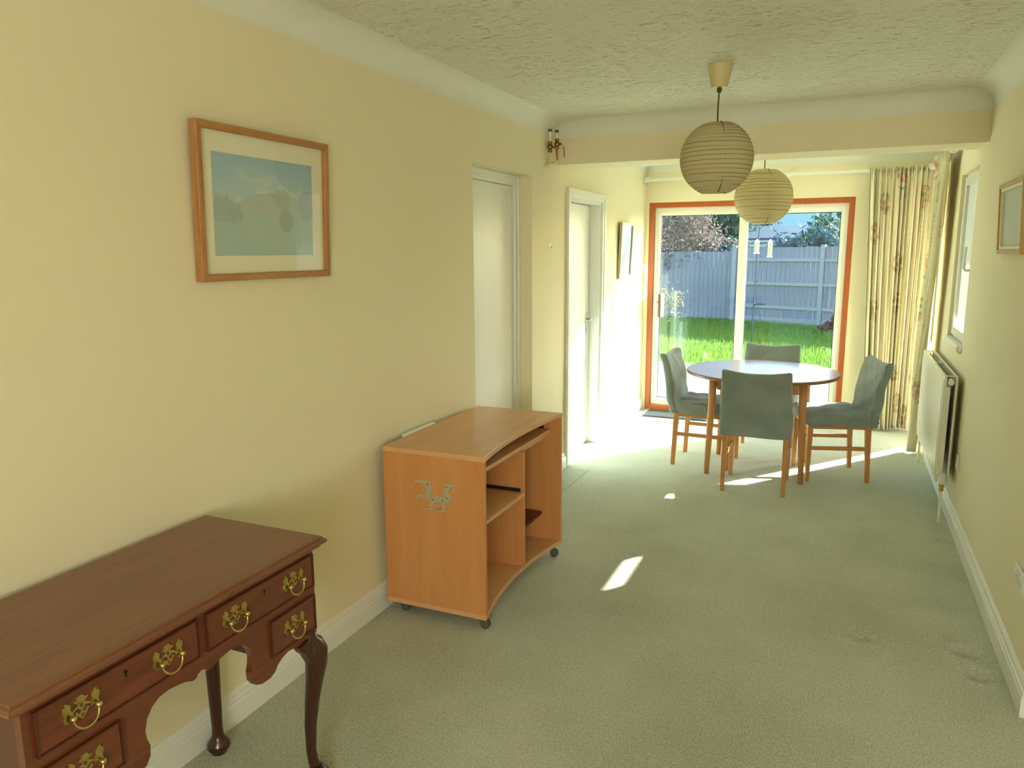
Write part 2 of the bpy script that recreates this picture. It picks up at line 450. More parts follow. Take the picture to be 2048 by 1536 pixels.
def smooth_by_angle(o, deg=40):
    me = o.data
    bm = bmesh.new(); bm.from_mesh(me)
    for f in bm.faces: f.smooth = True
    for e in bm.edges:
        if len(e.link_faces) == 2 and e.calc_face_angle(0) > math.radians(deg): e.smooth = False
    bm.to_mesh(me); bm.free(); return o

def tag(o, label=None, cat=None, group=None, kind=None):
    if label: o['label'] = label
    if cat: o['category'] = cat
    if group: o['group'] = group
    if kind: o['kind'] = kind
    return o
def thing(name, label, cat, loc=(0, 0, 0), rz=0., group=None):
    o = bpy.data.objects.new(name, None); COL.objects.link(o); o.empty_display_size = .1
    o.location = loc; o.rotation_euler = (0, 0, rz)
    return tag(o, label, cat, group)
def struct(o, label=None):
    return tag(o, label, None, None, 'structure')
def sroot(name, label, loc=(0, 0, 0)):
    o = bpy.data.objects.new(name, None); COL.objects.link(o); o.location = loc
    return tag(o, label, None, None, 'structure')
def copy_tree(root, loc, rz):
    def rec(o, parent):
        c = o.copy(); COL.objects.link(c); c.parent = parent
        for ch in o.children: rec(ch, c)
        return c
    r = rec(root, None); r.location = loc; r.rotation_euler = (0, 0, rz); return r

# ================================================================== ROOM SHELL
RW = 2.482          # right wall
YB, YBO = 7.376, 7.66
H = 2.42
YN = -2.6; XN = 3.6; YR = 2.835
YBM0, YBM1, ZBM = 4.871, 5.20, 2.15

# ---- floor with furniture dents
def make_floor():
    nx, ny = 180, 520
    xs = np.linspace(0, XN, nx+1); ys = np.linspace(YN, YB, ny+1)
    X, Y = np.meshgrid(xs, ys); Z = np.zeros_like(X)
    for (dx, dy) in ((2.02, 4.64), (2.40, 4.53), (2.41, 4.73), (1.98, 3.225), (2.363, 3.251), (2.383, 3.084)):
        r2 = ((X-dx)/.045)**2+((Y-dy)/.045)**2
        Z -= .013*np.exp(-r2**2)
        Z += .003*np.exp(-(np.sqrt(r2)-1.5)**2*4)
    m = MB()
    m.v = np.stack([X, Y, Z], -1).reshape(-1, 3).tolist()
    i = np.arange(ny)[:, None]*(nx+1)+np.arange(nx)[None, :]
    m.f = np.stack([i, i+1, i+nx+2, i+nx+1], -1).reshape(-1, 4).tolist()
    o = m.build('floor', 'carpet', smooth=True)
    return struct(o, 'sage green carpet covering the whole room')
make_floor()
m = MB(); m.box(-.3, XN+.3, YN-.3, YBO, -.3, -.03); struct(m.build('floor_slab', 'brick'), 'concrete slab under the carpet')

# ---- left wall with two door openings
A0, A1, AZ = 3.627, 4.451, 2.045
D0, D1, DZ = 5.145, 5.915, 1.965
m = MB()
for a, b, z0, z1 in ((YN-.3, A0, -.02, H), (A0, A1, AZ, H), (A1, D0, -.02, H), (D0, D1, DZ, H), (D1, YBO, -.02, H)):
    m.box(-.3, 0, a, b, z0, z1)
struct(m.build('wall_left', 'wall'), 'long cream painted wall with two white doors')
# ---- right wall with the side window and the added, unseen glazed side panel behind the curtain
W0, W1, WZ0, WZ1 = 5.13, 5.845, 1.005, 2.06
G0, G1, GZ0, GZ1 = 6.60, 7.25, .06, 2.05
RO = RW+.28
m = MB()
for a, b, z0, z1 in ((YR, W0, -.02, H), (W0, W1, -.02, WZ0), (W0, W1, WZ1, H), (W1, G0, -.02, H), (G0, G1, -.02, GZ0), (G0, G1, GZ1, H), (G1, YBO, -.02, H)):
    if (a, b) == (W1, G0):  # unseen outer reveal cut back to let the window's sun patch in
        m.box(RW, RW+.09, a, b, z0, z1).box(RW+.09, RO, a+.27, b, z0, z1)
        m.box(RW+.09, RO, a, a+.27, z0, WZ0).box(RW+.09, RO, a, a+.27, WZ1, z1); continue
    m.box(RW, RO, a, b, z0, z1)
struct(m.build('wall_right', 'wall'), 'cream painted wall with radiator and small window')
m = MB(); m.box(RO, XN, YR, YR+.28, -.02, H); struct(m.build('wall_return', 'wall'), 'cream return of the right wall')
m = MB()
m.box(XN, XN+.28, YN-.3, YR+.28, -.02, H)
struct(m.build('wall_side', 'wall'), 'cream side wall of the near end of the room')
m = MB()
for a, b, z0, z1 in ((0, 2.1, -.02, H), (2.1, 3.42, -.02, .8), (2.1, 3.42, 2.1, H), (3.42, XN, -.02, H)):
    m.box(a, b, YN-.28, YN, z0, z1)
struct(m.build('wall_near', 'wall'), 'cream wall behind the viewer with a wide window')
# ---- far wall
O0, O1, OZ = .038, 1.862, 2.04
m = MB()
for a, b, z0, z1 in ((0, O0, -.02, H), (O0, O1, OZ, H), (O1, RW, -.02, H)):
    m.box(a, b, YB, YBO, z0, z1)
struct(m.build('wall_far', 'wall'), 'cream end wall around the sliding patio door')
m = MB(); m.box(-.3, XN+.28, YN-.28, YBO+.35, H, H+.2)
struct(m.build('ceiling', 'ceiling'), 'textured off-white plaster ceiling')
m = MB(); m.box(0, RW, YBM0, YBM1, ZBM, H)
struct(m.build('ceiling_beam', 'wall'), 'cream painted beam crossing the room below the ceiling')

# ---- coving
def cove_prof(n=8, s=.1):
    pts = [(0, 0)]
    # wall point (0,-s), ceiling point (s,0), concave quarter
    for i in range(n+1):
        a = PI/2*i/n
        pts.append((s-s*math.cos(a)*1.0, -s+s*math.sin(a)) if False else (s*(1-math.cos(a))+.0, -s*(1-math.sin(a))))
    return pts
CP = cove_prof()
def coving(name, y0, y1, x, sgn, label, mit0=0, mit1=0):
    vs = []; n = len(CP)
    for y, mt in ((y0, mit0), (y1, mit1)):
        for (d, z) in CP: vs.append((x+sgn*d, y+mt*d, H+z))
    fs = [tuple(range(n)), tuple(range(2*n-1, n-1, -1))]+[(i, (i+1) % n, (i+1) % n+n, i+n) for i in range(n)]
    m = MB(); m.add(vs, fs); return smooth_by_angle(struct(m.build(name, 'coving'), label), 35)
def coving_x(name, x0, x1, y, sgn, label, mit0=0, mit1=0):
    vs = []; n = len(CP)
    for x, mt in ((x0, mit0), (x1, mit1)):
        for (d, z) in CP: vs.append((x+mt*d, y+sgn*d, H+z))
    fs = [tuple(range(n)), tuple(range(2*n-1, n-1, -1))]+[(i, (i+1) % n, (i+1) % n+n, i+n) for i in range(n)]
    m = MB(); m.add(vs, fs); return smooth_by_angle(struct(m.build(name, 'coving'), label), 35)
coving('trim_1', YN, YBM0, 0, 1, 'white coving along the left wall', 0, -1)
coving('trim_2', YR, YBM0, RW, -1, 'white coving along the right wall', 0, -1)
coving_x('trim_3', 0, RW, YBM0, -1, 'white coving along the beam', 1, -1)
coving('trim_4', YBM1, YB, 0, 1, 'white coving on the left of the dining end', 0, -1)
coving('trim_5', YBM1, YB, RW, -1, 'white coving on the right of the dining end', 0, -1)
coving_x('trim_6', 0, RW, YB, -1, 'white coving above the patio door', 1, -1)

# ---- baseboards
BP = [(0, 0), (.019, 0), (.019, .072), (.016, .078), (.016, .088), (.012, .094), (.010, .108), (.005, .118), (0, .12)]
def baseboard(name, y0, y1, x, sgn, label):
    m = MB(); m.prism([(p[0]*sgn+x, p[1]) for p in BP], 'y', y0, y1)
    return struct(m.build(name, 'gloss_white'), label)
baseboard('baseboard_left_near', YN, A0, 0, 1, 'white moulded skirting along the left wall')
baseboard('baseboard_left_middle', A1, 5.08, 0, 1, 'white skirting between the two white doors')
baseboard('baseboard_left_far', 5.976, YB, 0, 1, 'white skirting by the patio door')
baseboard('baseboard_right', YR+.0, G0, RW, -1, 'white moulded skirting along the right wall')
m = MB(); m.prism([(YB-p[0], p[1]) for p in BP], 'x', O1, RW-.02); struct(m.build('baseboard_far', 'gloss_white'), 'white skirting behind the floral curtain')

# ---- doors on the left
for nm, a, b in (('floor_recess', A0, A1), ('floor_threshold', D0, D1)):
    m = MB(); m.box(-.29, .002, a, b, -.03, 0.0); struct(m.build(nm, 'carpet'), 'carpet running under the white door')
def door_one():
    r = sroot('door_1', 'plain white cupboard door set back in a cream recess', (0, A0, 0))
    w = A1-A0; X = -.09
    m = MB(); m.box(X-.035, X-.0, 0, .062, 0, AZ).box(X-.035, X, w-.062, w, 0, AZ).box(X-.035, X, .062, w-.062, AZ-.062, AZ)
    m.box(X-.01, X+.008, 0, .018, 0, AZ).box(X-.01, X+.008, w-.018, w, 0, AZ).box(X-.01, X+.008, .018, w-.018, AZ-.018, AZ)
    m.build('architrave', 'gloss_white', r, bevel=.004)
    m = MB(); m.box(X-.06, X-.016, .066, w-.066, .008, AZ-.0635); m.build('door_leaf', 'door_white', r, bevel=.003)
    m = MB(); m.lathe([(.012, 0), (.008, .012), (.008, .022), (.018, .03), (.021, .04), (.016, .05), (.004, .053)], (X-.017, .10, 1.0), 16, 'x')
    m.build('knob', 'plastic_white', r, smooth=True)
door_one()
def door_two():
    r = sroot('door_2', 'white flush door with a chrome lever handle near the patio door', (0, 5.08, 0))
    w = 5.976-5.08; a0, a1 = D0-5.08, D1-5.08
    prof = [(0, 0), (.020, 0), (.020, .035), (.014, .05), (.010, .065), (0, .065)]
    m = MB()
    m.box(0, .018, 0, .065, 0, 2.0235).box(0, .018, w-.061, w, 0, 2.0235).box(0, .018, .065, w-.061, DZ-.004, 2.0235)
    m.box(.018, .024, .0, .03, 0, 2.0235).box(.018, .024, w-.03, w, 0, 2.0235).box(.018, .024, .03, w-.03, 1.994, 2.0235)
    m.build('architrave', 'gloss_white', r, bevel=.004)
    m = MB(); m.box(-.2, 0.001, a0-.004, a0+.022, 0, DZ).box(-.2, 0.001, a1-.022, a1+.004, 0, DZ).box(-.2, 0.001, a0+.022, a1-.022, DZ-.022, DZ+.003)
    m.box(-.145, -.13, a0+.022, a0+.034, 0, DZ-.022).box(-.145, -.13, a1-.034, a1-.022, 0, DZ-.022)
    m.build('door_lining', 'gloss_white', r, bevel=.002)
    m = MB(); m.box(-.125, -.085, a0+.025, a1-.025, .008, DZ-.026); lf = m.build('door_leaf', 'door_white', r, bevel=.003)
    y = a1-.085
    m = MB(); m.box(-.085, -.079, y-.02, y+.02, .93, 1.09); hp = m.build('handle_plate', 'chrome', r, bevel=.003)
    m = MB(); m.tube([(-.08, y, 1.04), (-.04, y, 1.04), (-.03, y-.012, 1.04), (-.03, y-.10, 1.042)], [.009, .009, .009, .007], 10)
    m.build('lever', 'chrome', r, smooth=True)
door_two()
m = MB(); m.box(-.2, -.15, A0-.1, A1+.1, -.01, 2.2); struct(m.build('cupboard_back', 'door_white'), 'cupboard interior behind the white door')
m = MB(); m.box(-.28, -.22, D0-.05, D1+.05, -.01, 2.2); struct(m.build('hall_back', 'door_white'), 'space behind the second white door')

# ---- sliding patio door
def patio_door():
    r = sroot('door_3', 'white sliding patio door in an orange hardwood frame', (O0, YB, 0))
    w = O1-O0; fw_ = .048
    m = MB()
    m.box(0, fw_, .0, .16, 0, OZ).box(w-fw_, w, .0, .16, 0, OZ).box(fw_, w-fw_, .0, .16, OZ-fw_, OZ)
    m.build('wooden_frame', 'hardwood', r, bevel=.003)
    m = MB(); m.box(fw_, w-fw_, -.01, .16, 0, .052); m.build('threshold', 'hardwood', r, bevel=.004)
    a0, a1 = fw_, w-fw_
    m = MB()
    m.box(a0, a0+.03, .04, .14, .052, OZ-fw_).box(a1-.03, a1, .04, .14, .052, OZ-fw_).box(a0+.03, a1-.03, .04, .14, OZ-fw_-.04, OZ-fw_).box(a0+.03, a1-.03, .04, .14, .052, .075)
    m.build('outer_frame', 'alu', r, bevel=.003)
    zt, zb = OZ-fw_-.04, .075
    xm = .925-O0-.008
    def panel(x0, x1, y0, y1, sl, sr, name):
        m = MB()
        m.box(x0, x0+sl, y0, y1, zb, zt).box(x1-sr, x1, y0, y1, zb, zt).box(x0+sl, x1-sr, y0, y1, zt-.034, zt).box(x0+sl, x1-sr, y0, y1, zb, zb+.045)
        p = m.build(name, 'alu', r, bevel=.003)
        ym = (y0+y1)/2
        m = MB(); m.box(x0+sl-.004, x1-sr+.004, ym-.011, ym-.007, zb+.041, zt-.030); m.build('pane', 'glass', p)
        m = MB(); m.box(x0+sl-.004, x1-sr+.004, ym+.007, ym+.011, zb+.041, zt-.030); m.build('pane', 'glass', p)
        m = MB()
        for q in ((x0+sl-.002, x0+sl+.006, zb+.043, zt-.032), (x1-sr-.006, x1-sr+.002, zb+.043, zt-.032), (x0+sl+.006, x1-sr-.006, zb+.043, zb+.051), (x0+sl+.006, x1-sr-.006, zt-.040, zt-.032)):
            m.box(q[0], q[1], ym-.006, ym+.006, q[2], q[3])
        m.build('glazing_spacer', 'dark_rubber', p)
        return p
    L = panel(a0+.03, xm+.04, .05, .088, .030, .075, 'sliding_panel')
    R_ = panel(xm-.035, a1-.03, .095, .133, .07, .030, 'fixed_panel')
    # lock case and pull handle on the sliding panel
    x = a0+.045
    m = MB(); m.box(x-.028, x+.012, .030, .051, .93, 1.17); m.build('lock_plate', 'alu', r, bevel=.005)
    m = MB(); m.box(x+.016, x+.036, .005, .05, .935, 1.165); m.build('handle_grip', plain('brown_handle', '#7d4c33', .5, .4), r, bevel=.004)
    m = MB(); m.box(x+.037, x+.062, .012, .05, .935, 1.165); m.build('handle_bar', 'plastic_white', r, bevel=.005)
    m = MB(); m.bar((x+.0, .030, 1.08), (x+.02, .018, 1.085), .008); m.build('latch', 'dark_rubber', r)
patio_door()

# ---- small side window
def window_frame_x(name, label, x, y0, y1, z0, z1, fr=.055, pane='glass_clear', split=None, handle=True):
    r = sroot(name, label, (x, y0, z0)); w = y1-y0; h = z1-z0
    m = MB(); m.box(0, .06, 0, fr, 0, h).box(0, .06, w-fr, w, 0, h).box(0, .06, fr, w-fr, 0, fr).box(0, .06, fr, w-fr, h-fr, h)
    m.build('window_frame', 'upvc', r, bevel=.005)
    m = MB(); q = fr+.002; e = .035
    m.box(-.012, .03, q-.02, q+e, q-.02, h-q+.02).box(-.012, .03, w-q-e, w-q+.02, q-.02, h-q+.02).box(-.012, .03, q+e, w-q-e, q-.02, q+e).box(-.012, .03, q+e, w-q-e, h-q-e, h-q+.02)
    s = m.build('casement', 'upvc', r, bevel=.004)
    i0, i1, j0, j1 = q+e-.004, w-q-e+.004, q+e-.004, h-q-e+.004
    if split:
        m = MB(); m.box(.008, .014, i0, i1, j0+split, j1); m.build('pane', pane, s)
        ic = i0+.17
        m = MB(); m.box(.008, .014, i0, ic, j0, j0+split); m.build('pane', pane, s)
        m = MB(); m.box(.008, .014, ic, i1, j0, j0+split); m.build('pane', 'glass_clear', s)  # clear piece added so that a sun patch reaches the carpet
    else:
        m = MB(); m.box(.008, .014, i0, i1, j0, j1); m.build('pane', pane, s)
    if handle:
        m = MB(); m.box(-.02, -.012, q-.005, q+.02, h*.40, h*.40+.07)
        m.tube([(-.018, q+.008, h*.43), (-.045, q+.010, h*.43), (-.052, q+.02, h*.44), (-.05, q+.03, h*.56)], [.007, .007, .008, .007], 8)
        m.build('casement_handle', 'plastic_white', r, smooth=False)
    return r
window_frame_x('window_1', 'small white casement window in a reveal above the radiator', RW+.03, W0, W1, WZ0, WZ1, .035, 'obscure', .06)
m = MB(); m.box(RW-.014, RW+.03, W0-.02, W1+.02, WZ0-.022, WZ0+.002); struct(m.build('window_sill', 'gloss_white', None, bevel=.006), 'white sill of the small side window')
window_frame_x('window_2', 'unseen tall glazed side panel behind the floral curtain, added to let in the sun streak', RW+.18, G0, G1, GZ0, GZ1, .05, 'glass_clear', None, False)  # unseen panel added as the source of the sun streak on the carpet
def window_near():
    r = sroot('window_3', 'wide window behind the viewer', (2.1, YN-.2, .8)); w, h, f = 1.32, 1.3, .055
    m = MB(); m.box(0, f, 0, .06, 0, h).box(w-f, w, 0, .06, 0, h).box(f, w-f, 0, .06, 0, f).box(f, w-f, 0, .06, h-f, h)
    m.box(w/2-f/2, w/2+f/2, 0, .06, f, h-f)
    m.build('window_frame', 'upvc', r)
    for k in range(2):
        m = MB(); m.box(w*k/2+f/2, w*(k+1)/2-f/2, .028, .034, f-.004, h-f+.004); m.build('pane', 'glass_clear', r)
window_near()

# ================================================================== OUTDOORS
GZ = -.17
m = MB(); m.box(-14, 16, YBO, 60, -.6, GZ-.03); struct(m.build('ground', 'ground'), 'ground of the back garden')
YL = 11.4
def patio():
    r = sroot('patio', 'pale paved terrace outside the sliding door', (0, YBO, 0))
    m = MB(); m.box(-5, 6, 0, YL-YBO, GZ-.05, GZ-.012); m.build('mortar_bed', plain('mortar', '#a99d8b', .9, .1), r)
    rnd = random.Random(3)
    s = .60; g = .014
    meshes = []
    for k in range(4):
        m = MB(); m.box(g/2, s-g/2, g/2, s-g/2, -.045, 0)
        o = m.build('paving_slab', 'slab', r, bevel=.006, seg=1); meshes.append(o)
    first = {0: 1, 1: 1, 2: 1, 3: 1}
    for j in range(int((YL-YBO)/s)+1):
        for i in range(-7, 8):
            k = rnd.randrange(4)
            if first[k]: o = meshes[k]; first[k] = 0
            else:
                o = meshes[k].copy(); COL.objects.link(o); o.parent = r
            o.location = (i*s+(s/2 if j % 2 else 0), j*s, GZ+.006+rnd.uniform(-.003, .003))
            o.rotation_euler = (rnd.uniform(-.004, .004), rnd.uniform(-.004, .004), 0)
patio()

def lawn():
    rng = np.random.default_rng(5)
    n = 60000
    x = rng.uniform(-5.5, 5.5, n); y = YL+.25+rng.uniform(0, 1, n)**1.2*8.8
    hgt = rng.uniform(.03, .075, n)*(1+.4*np.sin(x*2.1+y*1.7)); a = rng.uniform(0, 2*PI, n); wd = rng.uniform(.006, .011, n)
    ln = rng.normal(0, .02, (n, 2))
    z = np.full(n, GZ-.03)
    A = np.stack([x-np.cos(a)*wd, y-np.sin(a)*wd, z], -1); B = np.stack([x+np.cos(a)*wd, y+np.sin(a)*wd, z], -1)
    Cc = np.stack([x+ln[:, 0], y+ln[:, 1], z+.03+hgt], -1)
    V = np.stack([A, B, Cc], 1).reshape(-1, 3)
    m = MB(); m.v = V.tolist(); m.f = np.arange(3*n).reshape(-1, 3).tolist()
    me = bpy.data.meshes.new('lawn_grass'); me.from_pydata(m.v, [], m.f); me.materials.append(MT['grass'])
    o = bpy.data.objects.new('lawn_grass', me); COL.objects.link(o)
    tag(o, 'bright green lawn grass in the sun beyond the terrace', 'grass', kind='stuff')
lawn()

# ---- fence
def fence(p0, p1, ztop, label, rails, label_side=1):
    p0, p1 = Vector((p0[0], p0[1], 0)), Vector((p1[0], p1[1], 0))
    d = p1-p0; L = d.length; ang = math.atan2(d.y, d.x)
    r = thing('garden_fence', label, 'fence', (p0.x, p0.y, GZ-.03), ang)
    hz = ztop-(GZ-.03); rnd = random.Random(int(L*100))
    bw = .122; n = int(L/bw)
    prot = []
    for k in range(3):
        m = MB(); m.box(0, bw-.006, 0, .018, .03, hz-.02); o = m.build('fence_board', 'fence', r, bevel=.002, seg=1); prot.append(o)
    used = [0, 0, 0]
    for i in range(n):
        k = i % 3
        if not used[k]: o = prot[k]; used[k] = 1
        else:
            o = prot[k].copy(); COL.objects.link(o); o.parent = r
        o.location = (i*bw, rnd.uniform(0, .008), rnd.uniform(-.012, .012))
    for z in rails:
        m = MB(); m.box(0, L, -.045, -.002, z-.04, z+.04); m.build('fence_rail', 'fence_rail', r, bevel=.004)
    if rails:
        m = MB(); m.box(0, L, -.03, -.002, .02, .17); m.build('gravel_board', 'fence_rail', r)
    for x in np.arange(0, L+.1, L/max(1, round(L/2.4))):
        m = MB(); m.box(x-.05, x+.05, -.075, .03, -.1, hz+.02); m.build('fence_post', 'fence_rail', r, bevel=.006)
    return r
fence((-.72, 19.75), (9.6, 15.4), 1.68, 'weathered board fence with three horizontal rails beyond the lawn', [.42, .98, 1.55])
fence((-5.6, 21.0), (-.78, 19.95), 1.57, 'grey close board fence without rails at the left of the garden', [])

# ---- shrubs and trees
def twiggy(name, label, cat, loc, h, spread, nb, leaf, nleaf, lsize, bark='bark', seed=1, base=.05, group=None, depth=4, trunk_r=.05, up=.6, leaf2=None, low=.25):
    rnd = random.Random(seed); rng = np.random.default_rng(seed)
    r = thing(name, label, cat, loc, 0, group)
    m = MB(); tips = []
    def grow(p, d, ln, rad, lev):
        pts = [p]; q = p.copy(); dd = d.copy()
        for i in range(4):
            dd = (dd+Vector((rnd.gauss(0, .22), rnd.gauss(0, .22), rnd.gauss(.05, .14)))).normalized()
            q = q+dd*ln/4; pts.append(q.copy())
        m.tube(pts, [rad*(1-.12*i) for i in range(5)], 5 if lev < 2 else 4, cap=False)
        for s in pts[2:]: tips.append((s, lev))
        if lev < depth:
            for i in range(rnd.choice((2, 3, 3))):
                t = pts[rnd.choice((2, 3, 4))]
                nd = (dd+Vector((rnd.gauss(0, .7), rnd.gauss(0, .7), rnd.gauss(.15, .45)))).normalized()
                grow(t, nd, ln*rnd.uniform(.55, .8), max(.004, rad*.6), lev+1)
    for i in range(nb):
        a = rnd.uniform(0, 2*PI); s = rnd.uniform(0, 1)
        grow(Vector((math.cos(a)*base*s, math.sin(a)*base*s, 0)), Vector((math.cos(a)*spread*s, math.sin(a)*spread*s, up+.3)).normalized(), h*rnd.uniform(.35, .5), trunk_r*rnd.uniform(.6, 1), 0)
    m.build('branches', bark, r)
    def leaves(n, mat, size, nm):
        T = [t for t, l in tips if l >= 1 and t.z > low] or [t for t, l in tips]
        idx = rng.integers(0, len(T), n)
        C = np.array([tuple(T[i]) for i in idx])+rng.normal(0, h*.045, (n, 3))
        C[:, 2] = np.maximum(C[:, 2], .05)
        u = rng.normal(0, 1, (n, 3)); u /= np.linalg.norm(u, axis=1)[:, None]
        w = np.cross(u, rng.normal(0, 1, (n, 3))); w /= np.linalg.norm(w, axis=1)[:, None]
        s = size*rng.uniform(.6, 1.3, (n, 1))
        V = np.stack([C-u*s, C+w*s*.45, C+u*s, C-w*s*.45], 1).reshape(-1, 3)
        mm = MB(); mm.v = V.tolist(); mm.f = np.arange(4*n).reshape(-1, 4).tolist()
        me = bpy.data.meshes.new(nm); me.from_pydata(mm.v, [], mm.f); me.materials.append(MT[mat])
        o = bpy.data.objects.new(nm, me); COL.objects.link(o); o.parent = r; o['kind'] = 'stuff'
    if nleaf: leaves(nleaf, leaf, lsize, 'foliage')
    if leaf2: leaves(leaf2[1], leaf2[0], leaf2[2], 'blossom')
    return r
G0z = GZ-.03
twiggy('bare_shrub', 'tall brownish leafless shrub behind the left fence', 'shrub', (-2.9, 21.6, G0z), 2.9, 1.1, 9, 'leaf_brown', 9000, .055, seed=11, base=.9, depth=4, trunk_r=.035, low=1.0)
twiggy('bare_shrub', 'leafless shrub with dry leaves above the middle of the fence', 'shrub', (-1.5, 21.3, G0z), 2.6, .9, 7, 'leaf_brown', 5000, .05, seed=12, base=.6, depth=4, trunk_r=.03, low=1.0)
twiggy('evergreen_tree', 'dark evergreen tree filling the upper left of the patio door', 'tree', (-4.3, 26.0, G0z), 5.6, .9, 6, 'leaf_dark', 12000, .16, seed=13, base=.5, depth=3, trunk_r=.11)
twiggy('evergreen_tree', 'tall feathery green tree behind the leafless shrubs', 'tree', (-2.6, 27.5, G0z), 5.8, .6, 6, 'leaf_dark', 9000, .13, seed=14, base=.4, depth=3, trunk_r=.1)
twiggy('ivy_bush', 'dark blue-green ivy bush leaning over the fence joint', 'shrub', (-1.0, 21.5, G0z), 2.0, .3, 7, 'leaf_ivy', 7000, .06, seed=15, base=.35, depth=3, trunk_r=.03, low=1.3)
twiggy('yellow_shrub', 'shrub with yellow blossom at the left edge of the garden', 'shrub', (-2.05, 15.2, G0z), 1.75, .7, 6, 'leaf_brown', 700, .035, seed=16, base=.25, depth=4, trunk_r=.02, leaf2=('leaf_yellow', 500, .035), low=.5)
twiggy('holly_bush', 'rounded dark evergreen bush behind the right fence', 'shrub', (.75, 20.6, G0z), 2.1, .7, 7, 'leaf_ivy', 9000, .06, seed=17, base=.35, depth=3, trunk_r=.03, low=.9)
twiggy('bare_tree', 'leafless tree with tangled pale branches behind the right fence', 'tree', (2.35, 21.2, G0z), 3.3, 1.0, 7, 'leaf_brown', 0, .05, bark='bark_pale', seed=18, base=.25, depth=5, trunk_r=.085, up=.5)
twiggy('evergreen_tree', 'evergreen foliage standing behind the leafless tree', 'tree', (1.6, 24.5, G0z), 3.6, .8, 6, 'leaf_dark', 8000, .11, seed=19, base=.5, depth=3, trunk_r=.07, low=1.4)
twiggy('border_plant', 'low dark red leaved plant at the foot of the right fence', 'plant', (1.75, 17.6, G0z), .45, .8, 6, 'leaf_red', 900, .035, seed=20, base=.15, depth=2, trunk_r=.01, low=.05)
m = MB(); m.box(1.1, 3.6, 17.3, 17.75, GZ-.02, GZ+.02); struct(m.build('flower_bed', 'soil'), 'strip of soil along the right fence')

# ---- bird feeding pole
def feeder():
    p = on_y(1506, 600, 13.2)
    r = thing('bird_feeder_pole', 'dark metal bird feeding pole on the lawn', 'feeder pole', (p.x, 13.2, G0z))
    H_ = 1.93-G0z
    m = MB(); m.tube([(0, 0, 0), (.015, 0, H_*.5), (.04, 0, H_-.12)], .011, 8); m.build('pole', 'metal_dark', r)
    def hook(s, top, reach, drop):
        pts = []
        for i in range(13):
            a = PI*i/12
            pts.append((.04+s*reach/2*(1-math.cos(a)), 0, top+math.sin(a)*.10-(drop if i == 12 else 0)))
        m = MB(); m.tube([(.04, 0, H_-.3)]+pts, .006, 6); m.build('hook', 'metal_dark', r)
    hook(1, H_-.05, .20, .04); hook(-1, H_-.02, .05, .03)
    m = MB(); m.lathe([(.01, 0), (.10, .0), (.105, .02), (.098, .02), (.095, .008), (.01, .008)], (.11, 0, .88), 18)
    m.build('tray', 'metal_dark', r, smooth=False)
    m = MB(); m.tube([(.02, 0, .87), (.11, 0, .885)], .005, 6); m.build('tray_arm', 'metal_dark', r)
    m = MB(); m.tube([(.02, 0, 1.22), (.05, 0, 1.28), (.07, 0, 1.27), (.07, 0, 1.22)], .005, 6); m.build('small_hook', 'metal_dark', r)
    return p.x
fx = feeder()
def hang(name, label, x, y, z0, hgt, rad, seed):
    t = thing(name, label, 'bird feeder', (x, y, z0), 0, 'hanging bird feeders')
    m = MB(); m.lathe([(rad*.95, 0), (rad, .02), (rad, hgt*.72), (rad*.9, hgt*.74)], (0, 0, 0), 16); m.build('seed_tube', seed, t, smooth=False)
    m = MB(); m.lathe([(rad*1.08, hgt*.73), (rad*1.08, hgt*.76), (rad*.6, hgt*.92), (rad*.2, hgt)], (0, 0, 0), 16); m.build('lid', 'plastic_white', t)
    m = MB(); m.lathe([(rad*1.3, -.02), (rad*1.3, 0), (rad*.9, .004)], (0, 0, 0), 16); m.build('base', 'plastic_white', t)
    m = MB(); m.tube([(0, 0, hgt*.98), (0, 0, hgt*1.15)], .003, 5); m.build('hanger', 'metal_dark', t)
pf = on_y(1539, 512, 13.2); hang('bird_feeder', 'tall cream seed feeder hanging from the longer hook', pf.x, 13.2, pf.z, .27, .036, 'seed')
pf = on_y(1513, 505, 13.2); hang('bird_feeder', 'short white feeder hanging next to the pole', pf.x, 13.2, pf.z, .22, .038, 'seed')

# ---- neighbouring buildings
def outbuilding():
    y = 26.0
    t = thing('outbuilding', 'low outbuilding with a white fascia and dark roof behind the fence', 'building', (1.2, y, G0z))
    z = lambda v: v-G0z
    a = on_y(1495, 480, y); b = on_y(1700, 480, y)
    x0, x1 = a.x-1.2-.6, b.x-1.2+1.0
    m = MB(); m.box(x0, x1, .1, 3.4, 0, z(1.86)); m.build('wall', 'brick', t)
    m = MB(); m.box(x0-.1, x1+.1, -.06, .08, z(1.84), z(1.97)); m.build('fascia', 'gloss_white', t)
    m = MB(); m.prism([(-.1, z(1.97)), (1.8, z(2.42)), (1.8, z(2.36)), (-.1, z(1.91))], 'x', x0-.15, x1+.15)
    m.prism([(3.7, z(1.97)), (1.8, z(2.42)), (1.8, z(2.36)), (3.7, z(1.91))], 'x', x0-.15, x1+.15); m.build('roof', 'tile_dark', t)
    for k in range(3):
        xx = x0+.6+k*1.5
        m = MB(); m.box(xx, xx+.9, .06, .12, z(1.2), z(1.75)); w = m.build('window', 'upvc', t)
        m = MB(); m.box(xx+.06, xx+.84, .05, .062, z(1.26), z(1.69)); m.build('pane', 'tile_dark', w)
outbuilding()
